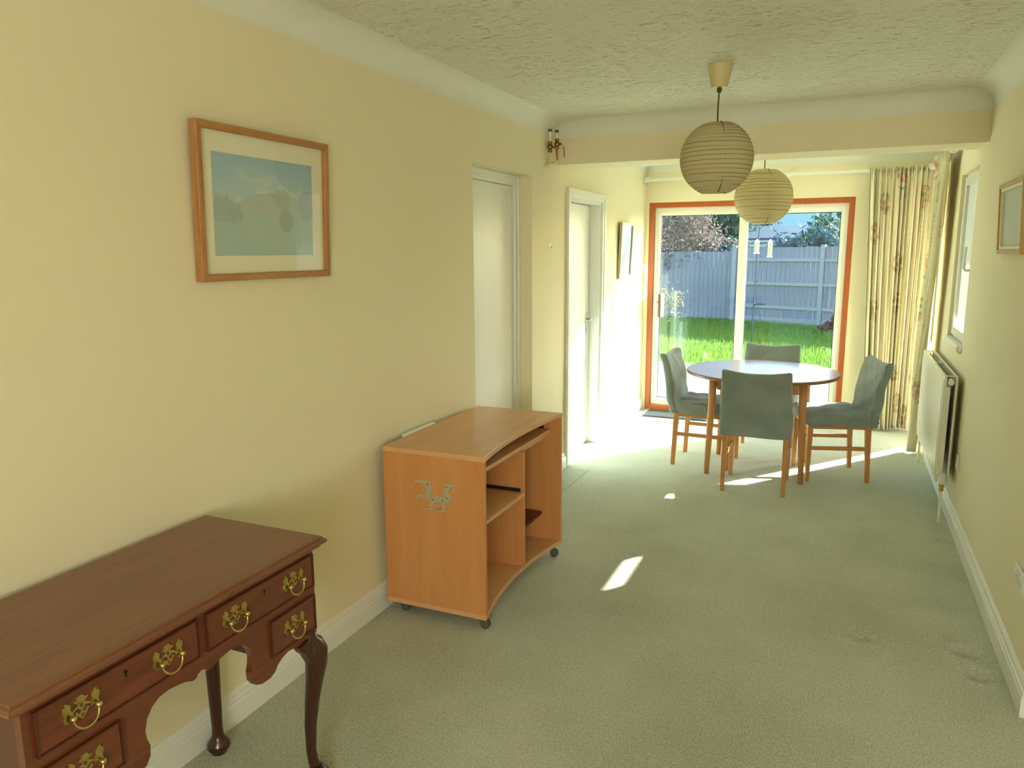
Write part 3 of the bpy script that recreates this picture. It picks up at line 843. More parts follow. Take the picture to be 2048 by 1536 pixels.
def house():
    y = 36.0
    t = thing('house', 'pale house with a light grey-blue roof in the distance', 'building', (1.0, y, G0z))
    z = lambda v: v-G0z
    m = MB(); m.box(-6, 7, .4, 7, 0, z(2.35)); m.build('wall', 'brick', t)
    m = MB(); m.prism([(0, z(2.42)), (3.8, z(4.9)), (7.6, z(2.42)), (7.6, z(2.3)), (3.8, z(4.75)), (0, z(2.3))], 'x', -6.4, 7.4); m.build('roof', 'tile_blue', t)
    m = MB(); m.box(-6.4, 7.4, -.08, .0, z(2.26), z(2.46)); m.build('gutter', 'gloss_white', t)
    for k in range(4):
        xx = -4.6+k*3
        m = MB(); m.box(xx, xx+1.5, .34, .42, z(1.0), z(2.1)); w = m.build('window', 'upvc', t)
        m = MB(); m.box(xx+.08, xx+1.42, .32, .345, z(1.08), z(2.02)); m.build('pane', 'tile_dark', w)
house()

# ================================================================== WRITING DESK (dark mahogany)
def lowboy():
    X0, X1, Y0, Y1, ZT = .032, .490, .755, 1.675, .775
    t = thing('writing_desk', 'dark mahogany writing desk with brass handles and cabriole legs against the left wall', 'desk', (0, Y0, 0))
    L = Y1-Y0
    # moulded top : stacked profile rings
    m = MB()
    prof = [(.022, .740), (.016, .744), (.012, .752), (.002, .756), (.0, .762), (.004, .768), (.009, .7695), (.010, .775)]
    rings = []
    for ins, z in prof:
        rings.append([(X0, ins, z), (X1-ins, ins, z), (X1-ins, L-ins, z), (X0, L-ins, z)])
    vs = [p for r_ in rings for p in r_]; n = len(rings)
    fs = [(3, 2, 1, 0), tuple((n-1)*4+k for k in range(4))]
    for i in range(n-1):
        for k in range(4): fs.append((i*4+k, i*4+(k+1) % 4, (i+1)*4+(k+1) % 4, (i+1)*4+k))
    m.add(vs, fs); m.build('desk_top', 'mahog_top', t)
    XF = .462; a, b = .035, L-.035; c = L/2
    # shaped front apron
    half = [(0, .596), (.012, .592), (.018, .584), (.030, .583), (.038, .588), (.055, .594), (.095, .600), (.125, .597), (.145, .585), (.160, .565), (.167, .540), (.165, .52),
            (.158, .50), (.160, .475), (.172, .458), (.195, .448), (.225, .447), (.245, .455), (.258, .470), (.275, .480), (.30, .487), (.335, .482), (.365, .466), (.385, .452), (b-c, .448)]
    pts = [(c+d, z) for d, z in half]+[(b, .742), (a, .742)]+[(c-d, z) for d, z in reversed(half)][:-1]
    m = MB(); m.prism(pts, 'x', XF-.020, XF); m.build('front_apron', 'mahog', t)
    m = MB(); m.box(X0+.006, XF-.02, a, a+.02, .45, .742); m.build('side_panel', 'mahog_v', t)
    m = MB(); m.box(X0+.006, XF-.02, b-.02, b, .45, .742); m.build('side_panel', 'mahog_v', t)
    m = MB(); m.box(X0+.0, X0+.006, a, b, .60, .742); m.build('back_panel', 'mahog_v', t)
    # carcass boxes for the lower drawers
    for y0, y1 in ((a+.02, .222), (L-.222, b-.02)):
        m = MB(); m.box(X0+.03, XF-.02, y0, y1, .492, .50).box(X0+.03, XF-.02, y1-.01 if y0 < c else y0, y1 if y0 < c else y0+.01, .50, .60); m.build('drawer_housing', 'mahog_dark', t)
    m = MB(); m.box(X0+.03, XF-.02, a+.02, b-.02, .608, .616); m.build('dust_board', 'mahog_dark', t)
    # drawers
    def drawer(y0, y1, z0, z1, handles, key=True):
        m = MB()
        g = .004
        m.box(XF-.004, XF+.006, y0, y1, z0, z1)
        d = m.build('drawer', 'mahog', t, bevel=.0025)
        m = MB()   # cockbead
        m.box(XF, XF+.009, y0-.004, y1+.004, z1-.001, z1+.003).box(XF, XF+.009, y0-.004, y1+.004, z0-.003, z0+.001).box(XF, XF+.009, y0-.004, y0, z0, z1).box(XF, XF+.009, y1, y1+.004, z0, z1)
        m.build('cock_bead', 'mahog_v', d)
        for (hy, hz) in handles: brass(d, hy, hz)
        if key:
            m = MB(); ky = (y0+y1)/2
            m.lathe([(.0045, 0), (.0045, .002)], (XF+.0055, ky, z1-.022), 10, 'x').prism([(ky-.0016, z1-.034), (ky+.0016, z1-.034), (ky+.001, z1-.022), (ky-.001, z1-.022)], 'x', XF+.0055, XF+.0075)
            m.build('keyhole', 'dark_rubber', d)
    def brass(d, hy, hz):
        x0, x1 = XF+.006, XF+.0085
        m = MB()
        for s in (-1, 1):
            # side wings
            m.prism([(hy+s*p[0], hz+p[1]) for p in ((.018, .002), (.024, .010), (.022, .020), (.030, .028), (.036, .030), (.034, .024), (.040, .022), (.041, .012), (.037, .004), (.040, -.006), (.038, -.012), (.030, -.016), (.026, -.012), (.033, -.009), (.034, -.002), (.030, .004), (.024, -.004), (.019, -.006))], 'x', x0, x1)
            m.prism([(hy+s*p[0], hz+p[1]) for p in ((0, .004), (.008, .012), (.020, .006), (.020, .002), (.009, .006), (0, -.002))], 'x', x0, x1)
            m.prism([(hy+s*p[0], hz+p[1]) for p in ((0, .0), (.006, -.008), (.013, .0), (.016, -.003), (.007, -.014), (0, -.022), (0, -.017), (.003, -.011), (0, -.006))], 'x', x0, x1)
            m.prism([(hy+s*p[0], hz+p[1]) for p in ((.003, .010), (.006, .018), (.009, .017), (.006, .008))], 'x', x0, x1)
        m.prism([(hy+p[0], hz+p[1]) for p in ((-.012, .018), (-.017, .023), (-.008, .024), (-.006, .029), (0, .032), (.006, .029), (.008, .024), (.017, .023), (.012, .018), (.005, .015), (-.005, .015))], 'x', x0, x1)
        pl = m.build('handle_plate', 'brass', d)
        for s in (-1, 1):
            m = MB(); m.lathe([(.0035, 0), (.0035, .008), (.006, .011), (.007, .015), (.005, .019), (.001, .0205)], (x1-.001, hy+s*.028, hz-.002), 10, 'x')
            m.build('post', 'brass', d, smooth=True)
        m = MB(); pts = []
        for i in range(15):
            q = PI*i/14
            pts.append((x1+.011+.006*math.sin(q), hy-.028*math.cos(q), hz-.003-.030*math.sin(q)**.8))
        m.tube(pts, [.0019+.0012*math.sin(PI*i/14) for i in range(15)], 7); m.build('bail', 'brass', d, smooth=True)
    yy = lambda v: v-Y0
    drawer(yy(.814), yy(1.206), .637, .728, [(yy(.905), .683), (yy(1.118), .683)])
    drawer(yy(1.237), yy(1.628), .637, .728, [(yy(1.325), .683), (yy(1.545), .683)])
    drawer(yy(.814), yy(.984), .506, .604, [(yy(.90), .556)], False)
    drawer(yy(1.452), yy(1.628), .506, .604, [(yy(1.54), .556)], False)
    # cabriole front legs
    def cab(sy):
        yc = b-.024 if sy > 0 else a+.024; xc = XF-.026
        m = MB(); pts = []; rs = []
        for z, off, rad in ((.50, 0, .030), (.462, .004, .034), (.445, .016, .037), (.425, .024, .037), (.39, .025, .033), (.34, .019, .027), (.27, .010, .022), (.19, .003, .0185), (.11, .001, .0155), (.07, .004, .0155), (.045, .010, .019)):
            pts.append((xc+off*.85, yc+sy*off*.85, z)); rs.append(rad)
        m.tube(pts, rs, 14)
        fx_, fy_ = xc+.012, yc+sy*.012
        m.lathe([(.018, .05), (.026, .036), (.037, .026), (.039, .017), (.034, .010), (.027, .008), (.027, .0)], (fx_, fy_, 0), 20)
        # knee ear pieces
        m2 = MB()
        m2.prism([(yc-sy*.02, .486), (yc-sy*.065, .478), (yc-sy*.05, .455), (yc-sy*.035, .440), (yc-sy*.012, .40), (yc, .43)], 'x', XF-.022, XF+.012)
        lg = m.build('leg', 'mahog_dark', t, smooth=True)
        m2.build('knee_bracket', 'mahog_dark', lg, bevel=.006)
    cab(1); cab(-1)
    # turned back legs with pad feet
    for sy in (-1, 1):
        yc = b-.03 if sy > 0 else a+.03; xc = X0+.036
        m = MB(); m.lathe([(.027, .60), (.027, .45), (.025, .43), (.022, .30), (.019, .16), (.017, .09), (.018, .06), (.024, .048), (.034, .034), (.037, .022), (.032, .012), (.025, .008), (.025, 0)], (xc, yc, 0), 18)
        m.build('leg', 'mahog_dark', t, smooth=True)
lowboy()

# ================================================================== COMPUTER TROLLEY
def trolley():
    Y0, Y1, X0, X1, ZT = 2.632, 3.555, .048, .535, .765
    t = thing('computer_desk', 'beech laminate computer trolley on castors with open shelves', 'desk', (0, Y0, 0))
    L = Y1-Y0; th = .018
    def curve(x, sag, y0, y1, n=16):
        out = []
        for i in range(n+1):
            y = y0+(y1-y0)*i/n; q = (y/L-.5)*2
            out.append((x-sag*(1-q*q), y))
        return out
    def board(name, z0, z1, sag, y0, y1, x1, mat, x0=X0):
        m = MB(); pts = [(x0, y0)]+curve(x1, sag, y0, y1)+[(x0, y1)]
        m.prism(pts, 'z', z0, z1); return m.build(name, mat, t, bevel=.0015, seg=1)
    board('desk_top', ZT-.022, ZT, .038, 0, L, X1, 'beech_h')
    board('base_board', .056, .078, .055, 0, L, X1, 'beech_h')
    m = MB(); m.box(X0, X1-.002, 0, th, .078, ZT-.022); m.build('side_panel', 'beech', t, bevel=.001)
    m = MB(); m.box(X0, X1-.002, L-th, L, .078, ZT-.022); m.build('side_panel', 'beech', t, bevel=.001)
    m = MB(); m.box(X0+.0, X0+.008, th, L-th, .30, .62); m.build('back_panel', 'beech', t)
    yd = 3.165-Y0
    m = MB(); m.box(X0+.02, .485, yd-.009, yd+.009, .078, .652); m.build('divider', 'beech', t, bevel=.001)
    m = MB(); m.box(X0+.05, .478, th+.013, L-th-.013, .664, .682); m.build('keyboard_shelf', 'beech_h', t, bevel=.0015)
    m = MB(); m.box(.44, .456, yd+.009, L-th, .636, .660); m.build('shelf_rail', 'beech_edge', t)
    m = MB(); m.box(X0+.02, .440, th, L-th, .652, .658); m.build('fixed_shelf', 'beech', t)
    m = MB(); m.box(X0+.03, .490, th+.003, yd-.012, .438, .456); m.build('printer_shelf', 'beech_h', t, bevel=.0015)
    m = MB(); m.prism([(yd+.012, .222), (L-th-.03, .222), (L-th-.03, .238), (yd+.012, .238)], 'x', X0+.02, .44); m.build('dark_shelf', 'dark_shelf', t, bevel=.002)
    for nm, y0, y1, z0, z1, x1 in (('runner', L-th-.012, L-th, .676, .694, .44), ('runner', th, th+.012, .676, .694, .44), ('runner', yd-.020, yd-.009, .458, .472, .47), ('runner', th, th+.012, .458, .472, .47)):
        m = MB(); m.box(X0+.03, x1, y0, y1, z0, z1); m.build(nm, 'dark_rubber', t, bevel=.002)
    # castors
    for (x, y) in ((.50, .04), (.52-.02, L-.05), (.10, .05), (.10, L-.05)):
        m = MB(); m.tube([(x, y, .056), (x, y, .040)], .008, 8); m.box(x-.014, x+.014, y-.012, y+.012, .034, .0565)
        c_ = m.build('castor', 'castor', t)
        m = MB(); m.lathe([(.012, -.014), (.020, -.012), (.0215, -.004), (.016, -.003), (.016, .003), (.0215, .004), (.020, .012), (.012, .014)], (x+.012, y, .0215), 18, 'y')
        m.build('wheel', 'castor', c_, smooth=False)
    # decorative metal hook plates on the near side panel, from their outline in the photograph
    S_ = 15.36
    polys = [[(340, 310), (520, 305), (740, 320), (775, 370), (800, 460), (825, 560), (825, 640), (800, 780), (765, 860), (650, 850), (560, 830), (440, 795), (440, 740), (540, 745), (620, 720), (655, 660), (662, 570), (635, 480), (580, 415), (480, 380), (340, 372)],
             [(772, 880), (840, 815), (940, 785), (1030, 785), (1130, 830), (1215, 880), (1290, 960), (1275, 1100), (1250, 1190), (1200, 1275), (1150, 1245), (1172, 1140), (1140, 1050), (1060, 990), (975, 978), (905, 1020), (875, 1090), (860, 1160), (800, 1215), (755, 1175), (780, 1080), (790, 980)],
             [(1250, 420), (1380, 430), (1480, 450), (1560, 470), (1550, 512), (1450, 515), (1400, 550), (1360, 640), (1358, 730), (1400, 820), (1470, 900), (1420, 970), (1432, 1030), (1290, 1030), (1240, 900), (1195, 760), (1185, 650), (1205, 520)]]
    prongs = [[(345, 340), (300, 400)], [(440, 765), (420, 890)], [(780, 1190), (620, 1130)], [(1180, 1250), (1020, 1180)], [(1530, 490), (1490, 610)], [(1430, 1000), (1450, 940)]]
    holes = [(705, 435), (860, 900), (1165, 935), (1290, 520), (1300, 865)]
    YS = Y0
    def conv(c_):
        p = on_y(810+c_[0]/S_, 940+c_[1]/S_, YS); return (p.x, p.z)
    for k, pl in enumerate(polys):
        m = MB(); m.prism([conv(c_) for c_ in pl], 'y', -.0035-.0006*k, 0.0)
        h = m.build('hook_plate', 'steel', t, bevel=.0006, seg=1)
        h['label'] = 'curved brushed metal coat hook plate screwed to the side'
        for pr in prongs[2*k:2*k+2]:
            a_, b_ = conv(pr[0]), conv(pr[1])
            m = MB(); m.tube([(a_[0], -.003, a_[1]), ((a_[0]+b_[0])/2, -.014, (a_[1]+b_[1])/2), (b_[0], -.022, b_[1])], [.004, .0035, .002], 6); m.build('prong', 'steel', h)
    for c_ in holes:
        p = conv(c_); m = MB(); m.lathe([(.0025, -.006), (.003, -.0034)], (p[0], 0, p[1]), 8, 'y'); m.build('screw', 'dark_rubber', t)
trolley()
def cable_strip():
    o = MB().box(.022, .046, 2.83, 3.10, .70, .772).build('cable_trunking', 'plastic_white', None, bevel=.004)
    tag(o, 'white plastic strip on the wall behind the computer trolley', 'trunking')
cable_strip()

# ================================================================== DINING TABLE AND CHAIRS
def table():
    cx, cy = 1.312, 5.62
    t = thing('dining_table', 'round brown wooden dining table with four pale legs', 'table', (cx, cy, 0))
    R_ = .528
    m = MB(); m.lathe([(R_-.012, .704), (R_-.003, .708), (R_, .716), (R_, .724), (R_-.004, .730)], (0, 0, 0), 72); m.build('table_top', 'tablewood', t, smooth=False)
    for (a, b) in ((-.29, .29),):
        for s in (-1, 1):
            m = MB(); m.box(-.27, .27, s*.265-.01, s*.265+.01, .615, .704); m.build('apron', 'table_edge', t, bevel=.003)
            m = MB(); m.box(s*.29-.01, s*.29+.01, -.25, .25, .615, .704); m.build('apron', 'table_edge', t, bevel=.003)
    for sx in (-1, 1):
        for sy in (-1, 1):
            m = MB(); m.tube([(sx*.297, sy*.272, .704), (sx*.30, sy*.274, .55), (sx*.318, sy*.285, 0)], [.026, .027, .0175], 16); m.build('leg', 'table_edge', t, smooth=True)
table()

def make_chair(name, label):
    t = thing(name, label, 'chair', group='dining chairs round the table')
    # legs : front tapered, back raked
    for s in (-1, 1):
        m = MB(); m.bar((s*.188, .190, .43), (s*.190, .192, 0), .036, .036, (0, 1, 0), .024, .024); m.build('leg', 'chairwood', t, bevel=.003)
        m = MB(); m.bar((s*.190, -.185, .45), (s*.192, -.205, 0), .030, .040, (0, 1, 0), .026, .028); m.build('leg', 'chairwood', t, bevel=.003)
        m = MB(); m.box(s*.19-.009, s*.19+.009, -.18, .18, .225, .252); m.build('side_stretcher', 'chairwood', t, bevel=.002)
        m = MB(); m.box(s*.188-.010, s*.188+.010, -.17, .175, .375, .42); m.build('side_rail', 'chairwood', t)
    m = MB(); m.box(-.172, .172, .180, .200, .375, .42); m.build('front_rail', 'chairwood', t)
    # seat cover : rounded, wrinkled box
    rnd = random.Random(4)
    def wr(x, y, z):
        return .004*math.sin(31*x+17*z+3*y)+.003*math.sin(53*y+40*z+9*x)
    def soft_box(name, x0, x1, y0, y1, z0, z1, n, rad, deform, uvmode):
        m = MB(); uv = []
        nx, ny, nz = n
        idx = {}
        def vid(i, j, k):
            key = (i, j, k)
            if key not in idx:
                p = Vector((x0+(x1-x0)*i/nx, y0+(y1-y0)*j/ny, z0+(z1-z0)*k/nz))
                # round the edges
                c = Vector((min(max(p.x, x0+rad), x1-rad), min(max(p.y, y0+rad), y1-rad), min(max(p.z, z0+rad), z1-rad)))
                d = p-c
                if d.length > 1e-6:
                    mx = max(abs(d.x), abs(d.y), abs(d.z)); d = d*(mx/d.length) if d.length > mx else d
                    p = c+d
                q = deform(p)
                idx[key] = len(m.v); m.v.append(tuple(q))
                uv.append((p.x+p.y*.5, p.z+p.y*.5) if uvmode else (p.x, p.y+p.z))
            return idx[key]
        for i in range(nx):
            for j in range(ny):
                m.f.append((vid(i, j, 0), vid(i, j+1, 0), vid(i+1, j+1, 0), vid(i+1, j, 0)))
                m.f.append((vid(i, j, nz), vid(i+1, j, nz), vid(i+1, j+1, nz), vid(i, j+1, nz)))
        for i in range(nx):
            for k in range(nz):
                m.f.append((vid(i, 0, k), vid(i+1, 0, k), vid(i+1, 0, k+1), vid(i, 0, k+1)))
                m.f.append((vid(i, ny, k), vid(i, ny, k+1), vid(i+1, ny, k+1), vid(i+1, ny, k)))
        for j in range(ny):
            for k in range(nz):
                m.f.append((vid(0, j, k), vid(0, j, k+1), vid(0, j+1, k+1), vid(0, j+1, k)))
                m.f.append((vid(nx, j, k), vid(nx, j+1, k), vid(nx, j+1, k+1), vid(nx, j, k+1)))
        m.uv = uv
        return m.build(name, 'cover', t, smooth=True)
    def dseat(p):
        q = p.copy()
        # puckers near the back corners
        q.x *= 1-.06*max(0, q.y/.2)
        g = max(0, 1-abs(q.y+.16)/.16)
        q.z += wr(p.x, p.y, p.z)*.7*(1+g)
        if p.z > .46: q.z += .006*g*math.sin(p.x*60)
        if p.z < .43: q.z += .006*math.sin(p.x*26+p.y*30); q.x *= 1-.02*math.sin(p.y*40+2); q.y += .004*math.sin(p.x*50)
        return q
    soft_box('seat_cover', -.222, .222, -.20, .222, .392, .482, (26, 26, 8), .022, dseat, 0)
    def dback(p):
        q = p.copy()
        h = (p.z-.39)/.44
        q.y -= .075*max(0, h)**1.4                        # rake
        q.y -= .020*(1-(p.x/.22)**2)*max(0, h)             # hollow for the back
        q.z -= .022*(1-(p.x/.22)**2)*max(0, h)**3          # sagging top hem between the posts
        q.x *= 1+.015*math.sin(h*5)-.02*max(0, h)
        wdt = math.sin(p.z*38+p.x*22)*.005*(1-h*.6)+math.sin(p.x*17-p.z*21)*.005+.004*math.sin((p.x-.8*p.z)*55)*max(0, h-.3)
        q.y += wdt
        if h < .22: q.y += .009*math.sin(p.z*190+p.x*3)*(1-h/.22); q.x *= 1+.012*math.sin(p.z*190)
        return q
    soft_box('back_cover', -.221, .221, -.246, -.186, .386, .838, (26, 6, 44), .022, dback, 1)
    return t
GRP = 'dining chairs round the table'
chair = make_chair('dining_chair', 'grey-green covered dining chair nearest the viewer, its back towards us')
chair.location = (1.348, 5.19, 0)
c2 = copy_tree(chair, (.935, 5.665, 0), -PI/2-.05); c2['label'] = 'grey-green covered dining chair at the left of the round table'
c3 = copy_tree(chair, (1.795, 5.655, 0), math.radians(106.9)); c3['label'] = 'grey-green covered dining chair at the right of the table, beside the curtain'
c4 = copy_tree(chair, (1.318, 6.13, 0), PI); c4['label'] = 'grey-green covered dining chair behind the table, backing onto the patio door'

# ================================================================== PENDANT LANTERNS
def lantern(label, x, y, zc, R_, wob=.002):
    t = thing('paper_lantern', label, 'lantern', (x, y, H), 0, 'round paper pendant lanterns')
    zt = zc+R_*.92-H
    m = MB()
    m.lathe([(.060, 0), (.058, -.004), (.036, -.098), (.033, -.100)], (0, 0, 0), 28); m.build('ceiling_rose', 'rose', t, smooth=False)
    m = MB(); m.lathe([(.010, -.099), (.012, -.108), (.009, -.120), (.004, -.122)], (0, 0, 0), 12); m.build('cord_grip', 'cord', t)
    m = MB(); m.tube([(0, 0, -.118), (-.003, .0, -.118+(zt+.118)*.5), (-.001, 0, zt-.08)], .0035, 8); m.build('flex', 'cord', t)
    m = MB(); m.lathe([(.018, zt-.16), (.021, zt-.15), (.021, zt-.09), (.010, zt-.07)], (0, 0, 0), 14); m.build('lamp_holder', 'plastic_white', t)
    nr = 20; prof = []
    zz0, zz1 = -.93, .93
    for i in range(nr):
        for k in range(4):
            f = (i+k/4)/nr; s = zz0+(zz1-zz0)*f
            a = math.asin(zz0)+(math.asin(zz1)-math.asin(zz0))*f
            bul = 1-.012*(1-math.sin(PI*k/4)) if k else .988
            prof.append((R_*math.cos(a)*bul, R_*math.sin(a)))
    prof.append((R_*math.cos(math.asin(zz1))*.988, R_*zz1))
    seg = 56; vs = []; fs = []
    for r_, z in prof:
        for k in range(seg):
            a = 2*PI*k/seg; vs.append((r_*math.cos(a), r_*math.sin(a), zc-H+z))
    for i in range(len(prof)-1):
        for k in range(seg): fs.append((i*seg+k, i*seg+(k+1) % seg, (i+1)*seg+(k+1) % seg, (i+1)*seg+k))
    m = MB(); m.add(vs, fs); m.build('shade', 'paper', t, smooth=True, solid=.0012)
    rr = random.Random(int(x*1000))
    for i in range(1, nr):
        f = i/nr; a = math.asin(zz0)+(math.asin(zz1)-math.asin(zz0))*f
        r_ = R_*math.cos(a)*.9895; ph = rr.uniform(0, 6.28); tl = rr.uniform(.001, wob)
        pts = [(r_*math.cos(q), r_*math.sin(q), zc-H+R_*math.sin(a)+tl*math.sin(q+ph)) for q in [2*PI*k/48 for k in range(49)]]
        m = MB(); m.tube(pts, .0015, 5, cap=False); m.build('rib', 'wire', t)
    for i in range(3):
        th = 2*PI*i/3+.9; pts = []
        for k in range(15):
            a = math.asin(zz0)+(math.asin(zz1)-math.asin(zz0))*k/14; r_ = R_*math.cos(a)*.972
            pts.append((r_*math.cos(th), r_*math.sin(th), zc-H+R_*math.sin(a)))
        m = MB(); m.tube(pts, .004, 5); m.build('inner_stay', 'wire', t)
    m = MB()
    for q in range(3):
        a = PI*q/3+.5
        m.bar((math.cos(a)*R_*.36, math.sin(a)*R_*.36, zt-.004), (-math.cos(a)*R_*.36, -math.sin(a)*R_*.36, zt-.004), .003)
    m.lathe([(R_*.37, zt-.006), (R_*.375, zt-.004), (R_*.37, zt-.002)], (0, 0, 0), 30)
    m.build('top_frame', 'wire', t)
p1 = on_y(1433, 317, 3.715)
lantern('cream paper globe lantern in front of the beam, hanging from a cone rose', p1.x, 3.715, p1.z, .168)
p2 = on_y(1527, 394, 5.62)
lantern('cream paper globe lantern hanging beyond the beam over the dining table', p2.x, 5.62, p2.z, .196, .007)

# ================================================================== PICTURES
def picture(name, label, wall, y0, y1, z0, z1, fw_, depth, lean, frame, frame_v, art, mount, off=.004, glassed=True, inner=None):
    """wall: 'L' (x=0, facing +x) or 'R' (x=RW, facing -x). lean = how far the top stands off the wall"""
    s = 1 if wall == 'L' else -1
    X = 0 if wall == 'L' else RW
    t = thing(name, label, 'picture', (X+s*off, (y0+y1)/2, z0))
    t.rotation_euler = (0, s*math.atan2(lean, z1-z0), 0)
    w = (y1-y0)/2; h = z1-z0
    def bx(a, b, c, d, e, f): return (min(s*a, s*b), max(s*a, s*b), c, d, e, f)
    def rail(pts, nm, mat):
        m = MB(); m.add([(s*p[0], p[1], p[2]) for p in pts], [(0, 1, 2, 3), (4, 7, 6, 5), (0, 4, 5, 1), (1, 5, 6, 2), (2, 6, 7, 3), (3, 7, 4, 0)]); return m.build(nm, mat, t, bevel=.0015, seg=1)
    f = fw_
    for zz, za, nm in ((0, f, 'frame_bottom'), (h, h-f, 'frame_top')):
        rail([(0, -w, zz), (0, w, zz), (0, w-f, za), (0, -w+f, za), (depth, -w, zz), (depth, w, zz), (depth, w-f, za), (depth, -w+f, za)], 'frame_rail', frame)
    for q in (-1, 1):
        rail([(0, q*w, 0), (0, q*w, h), (0, q*(w-f), h-f), (0, q*(w-f), f), (depth, q*w, 0), (depth, q*w, h), (depth, q*(w-f), h-f), (depth, q*(w-f), f)], 'frame_stile', frame_v)
    if inner:
        g = f; e = inner
        m = MB()
        m.box(*bx(depth*.35, depth*.8, -w+g, -w+g+e, g, h-g)).box(*bx(depth*.35, depth*.8, w-g-e, w-g, g, h-g)).box(*bx(depth*.35, depth*.8, -w+g+e, w-g-e, g, g+e)).box(*bx(depth*.35, depth*.8, -w+g+e, w-g-e, h-g-e, h-g))
        m.build('inner_slip', 'mount', t, bevel=.001)
        f = f+e
    m = MB(); m.box(*bx(.001, .004, -w+.002, w-.002, .002, h-.002)); m.build('backing', 'backing', t)
    d1 = depth*.35
    if mount:
        ml, mr, mb_, mt_ = mount
        m = MB()
        m.box(*bx(d1, d1+.003, -w+f, -w+f+ml, f, h-f)).box(*bx(d1, d1+.003, w-f-mr, w-f, f, h-f)).box(*bx(d1, d1+.003, -w+f+ml, w-f-mr, f, f+mb_)).box(*bx(d1, d1+.003, -w+f+ml, w-f-mr, h-f-mt_, h-f))
        m.build('mount', 'mount', t)
        m = MB(); m.box(*bx(d1-.002, d1+.0005, -w+f+ml-.003, w-f-mr+.003, f+mb_-.003, h-f-mt_+.003)); m.build('print', art, t)
    else:
        m = MB(); m.box(*bx(d1-.002, d1+.0005, -w+f-.002, w-f+.002, f-.002, h-f+.002)); m.build('print', art, t)
    if glassed:
        m = MB(); m.box(*bx(d1+.005, d1+.007, -w+f-.002, w-f+.002, f-.002, h-f+.002)); m.build('picture_glass', 'glass_pic', t)
picture('framed_landscape', 'oak framed landscape print with cream mount high on the left wall', 'L', 1.728, 2.354, 1.497, 1.975, .022, .030, .016, 'oak', 'oak_v', 'print_landscape', (.048, .055, .056, .062), .002)
picture('framed_street_scene', 'small pale framed street scene on the left wall by the patio door', 'L', 6.40, 6.79, 1.343, 1.83, .026, .022, .02, 'silverwood', 'silverwood', 'print_street', None, .002, True)
picture('gilt_framed_picture', 'small gilt framed pale picture on the right wall', 'R', 3.60, 4.13, 1.562, 1.872, .020, .028, .016, 'gilt', 'gilt', 'print_pale', None, .002, False, .014)

# ================================================================== CURTAINS
def curtain(name, label, top, bot, z1, z0, folds, amp, seed, nseg=260):
    """top, bot: ((xa,ya),(xb,yb)) end points of the heading and hem in plan"""
    rnd = random.Random(seed)
    o = thing(name, label, 'curtain', (top[0][0], top[0][1], z0), 0, 'floral curtains')
    ox, oy = top[0]
    cuts = [0]
    while cuts[-1] < 1: cuts.append(cuts[-1]+rnd.uniform(.6, 1.5)/folds)
    cuts[-1] = 1
    am = [rnd.uniform(.55, 1.15)*amp for _ in cuts]; skew = [rnd.uniform(-.02, .02) for _ in cuts]
    dirt = Vector((top[1][0]-top[0][0], top[1][1]-top[0][1])); nrm = Vector((-dirt.y, dirt.x)).normalized()
    nz = 46; m = MB(); uv = []
    for j in range(nz+1):
        v = j/nz; z = z0+(z1-z0)*v
        hd = max(0, (v-.93)/.07)                       # heading tape
        for i in range(nseg+1):
            u = i/nseg
            k = max(q for q in range(len(cuts)-1) if cuts[q] <= u or q == 0)
            lu = (u-cuts[k])/max(1e-6, cuts[k+1]-cuts[k])
            us = min(1, max(0, u+skew[k]*(1-v)*math.sin(PI*lu)))
            A_ = am[k]*(1-.30*v)*(1+.12*math.sin(3*v+k))
            off = A_*(math.sin(2*PI*lu+.9*math.sin(2*PI*lu)))
            off += .006*math.sin(9*v+5*u*folds)
            if v > .955: off += .010*math.sin(u*folds*2*PI*2.7+k)
            pinch = math.exp(-((v-.955)/.012)**2)
            off *= 1-.55*pinch
            xa = Vector(bot[0]).lerp(Vector(bot[1]), us); xb = Vector(top[0]).lerp(Vector(top[1]), us)
            p = xa.lerp(xb, v**.8)+nrm*off
            zz = z+(0.010*math.sin(u*folds*11+k) if v == 1 else 0)+(-.012*math.sin(u*5) if v == 0 else 0)
            m.v.append((p.x-ox, p.y-oy, zz-z0)); uv.append((u*folds*.11, z))
    for j in range(nz):
        for i in range(nseg):
            a = j*(nseg+1)+i; m.f.append((a, a+1, a+nseg+2, a+nseg+1))
    m.uv = uv; m.build('cloth', 'curtain', o, smooth=True, solid=.003)
    return o
curtain('floral_curtain', 'cream floral curtain gathered at the right of the patio door', ((1.955, 7.235), (2.415, 7.235)), ((2.055, 7.235), (2.39, 7.225)), 2.258, .028, 10, .040, 3)
curtain('floral_curtain', 'narrow cream floral curtain bunched along the right wall above the radiator end', ((2.408, 5.98), (2.398, 6.60)), ((2.372, 6.44), (2.385, 6.60)), 2.255, .030, 7, .032, 8)
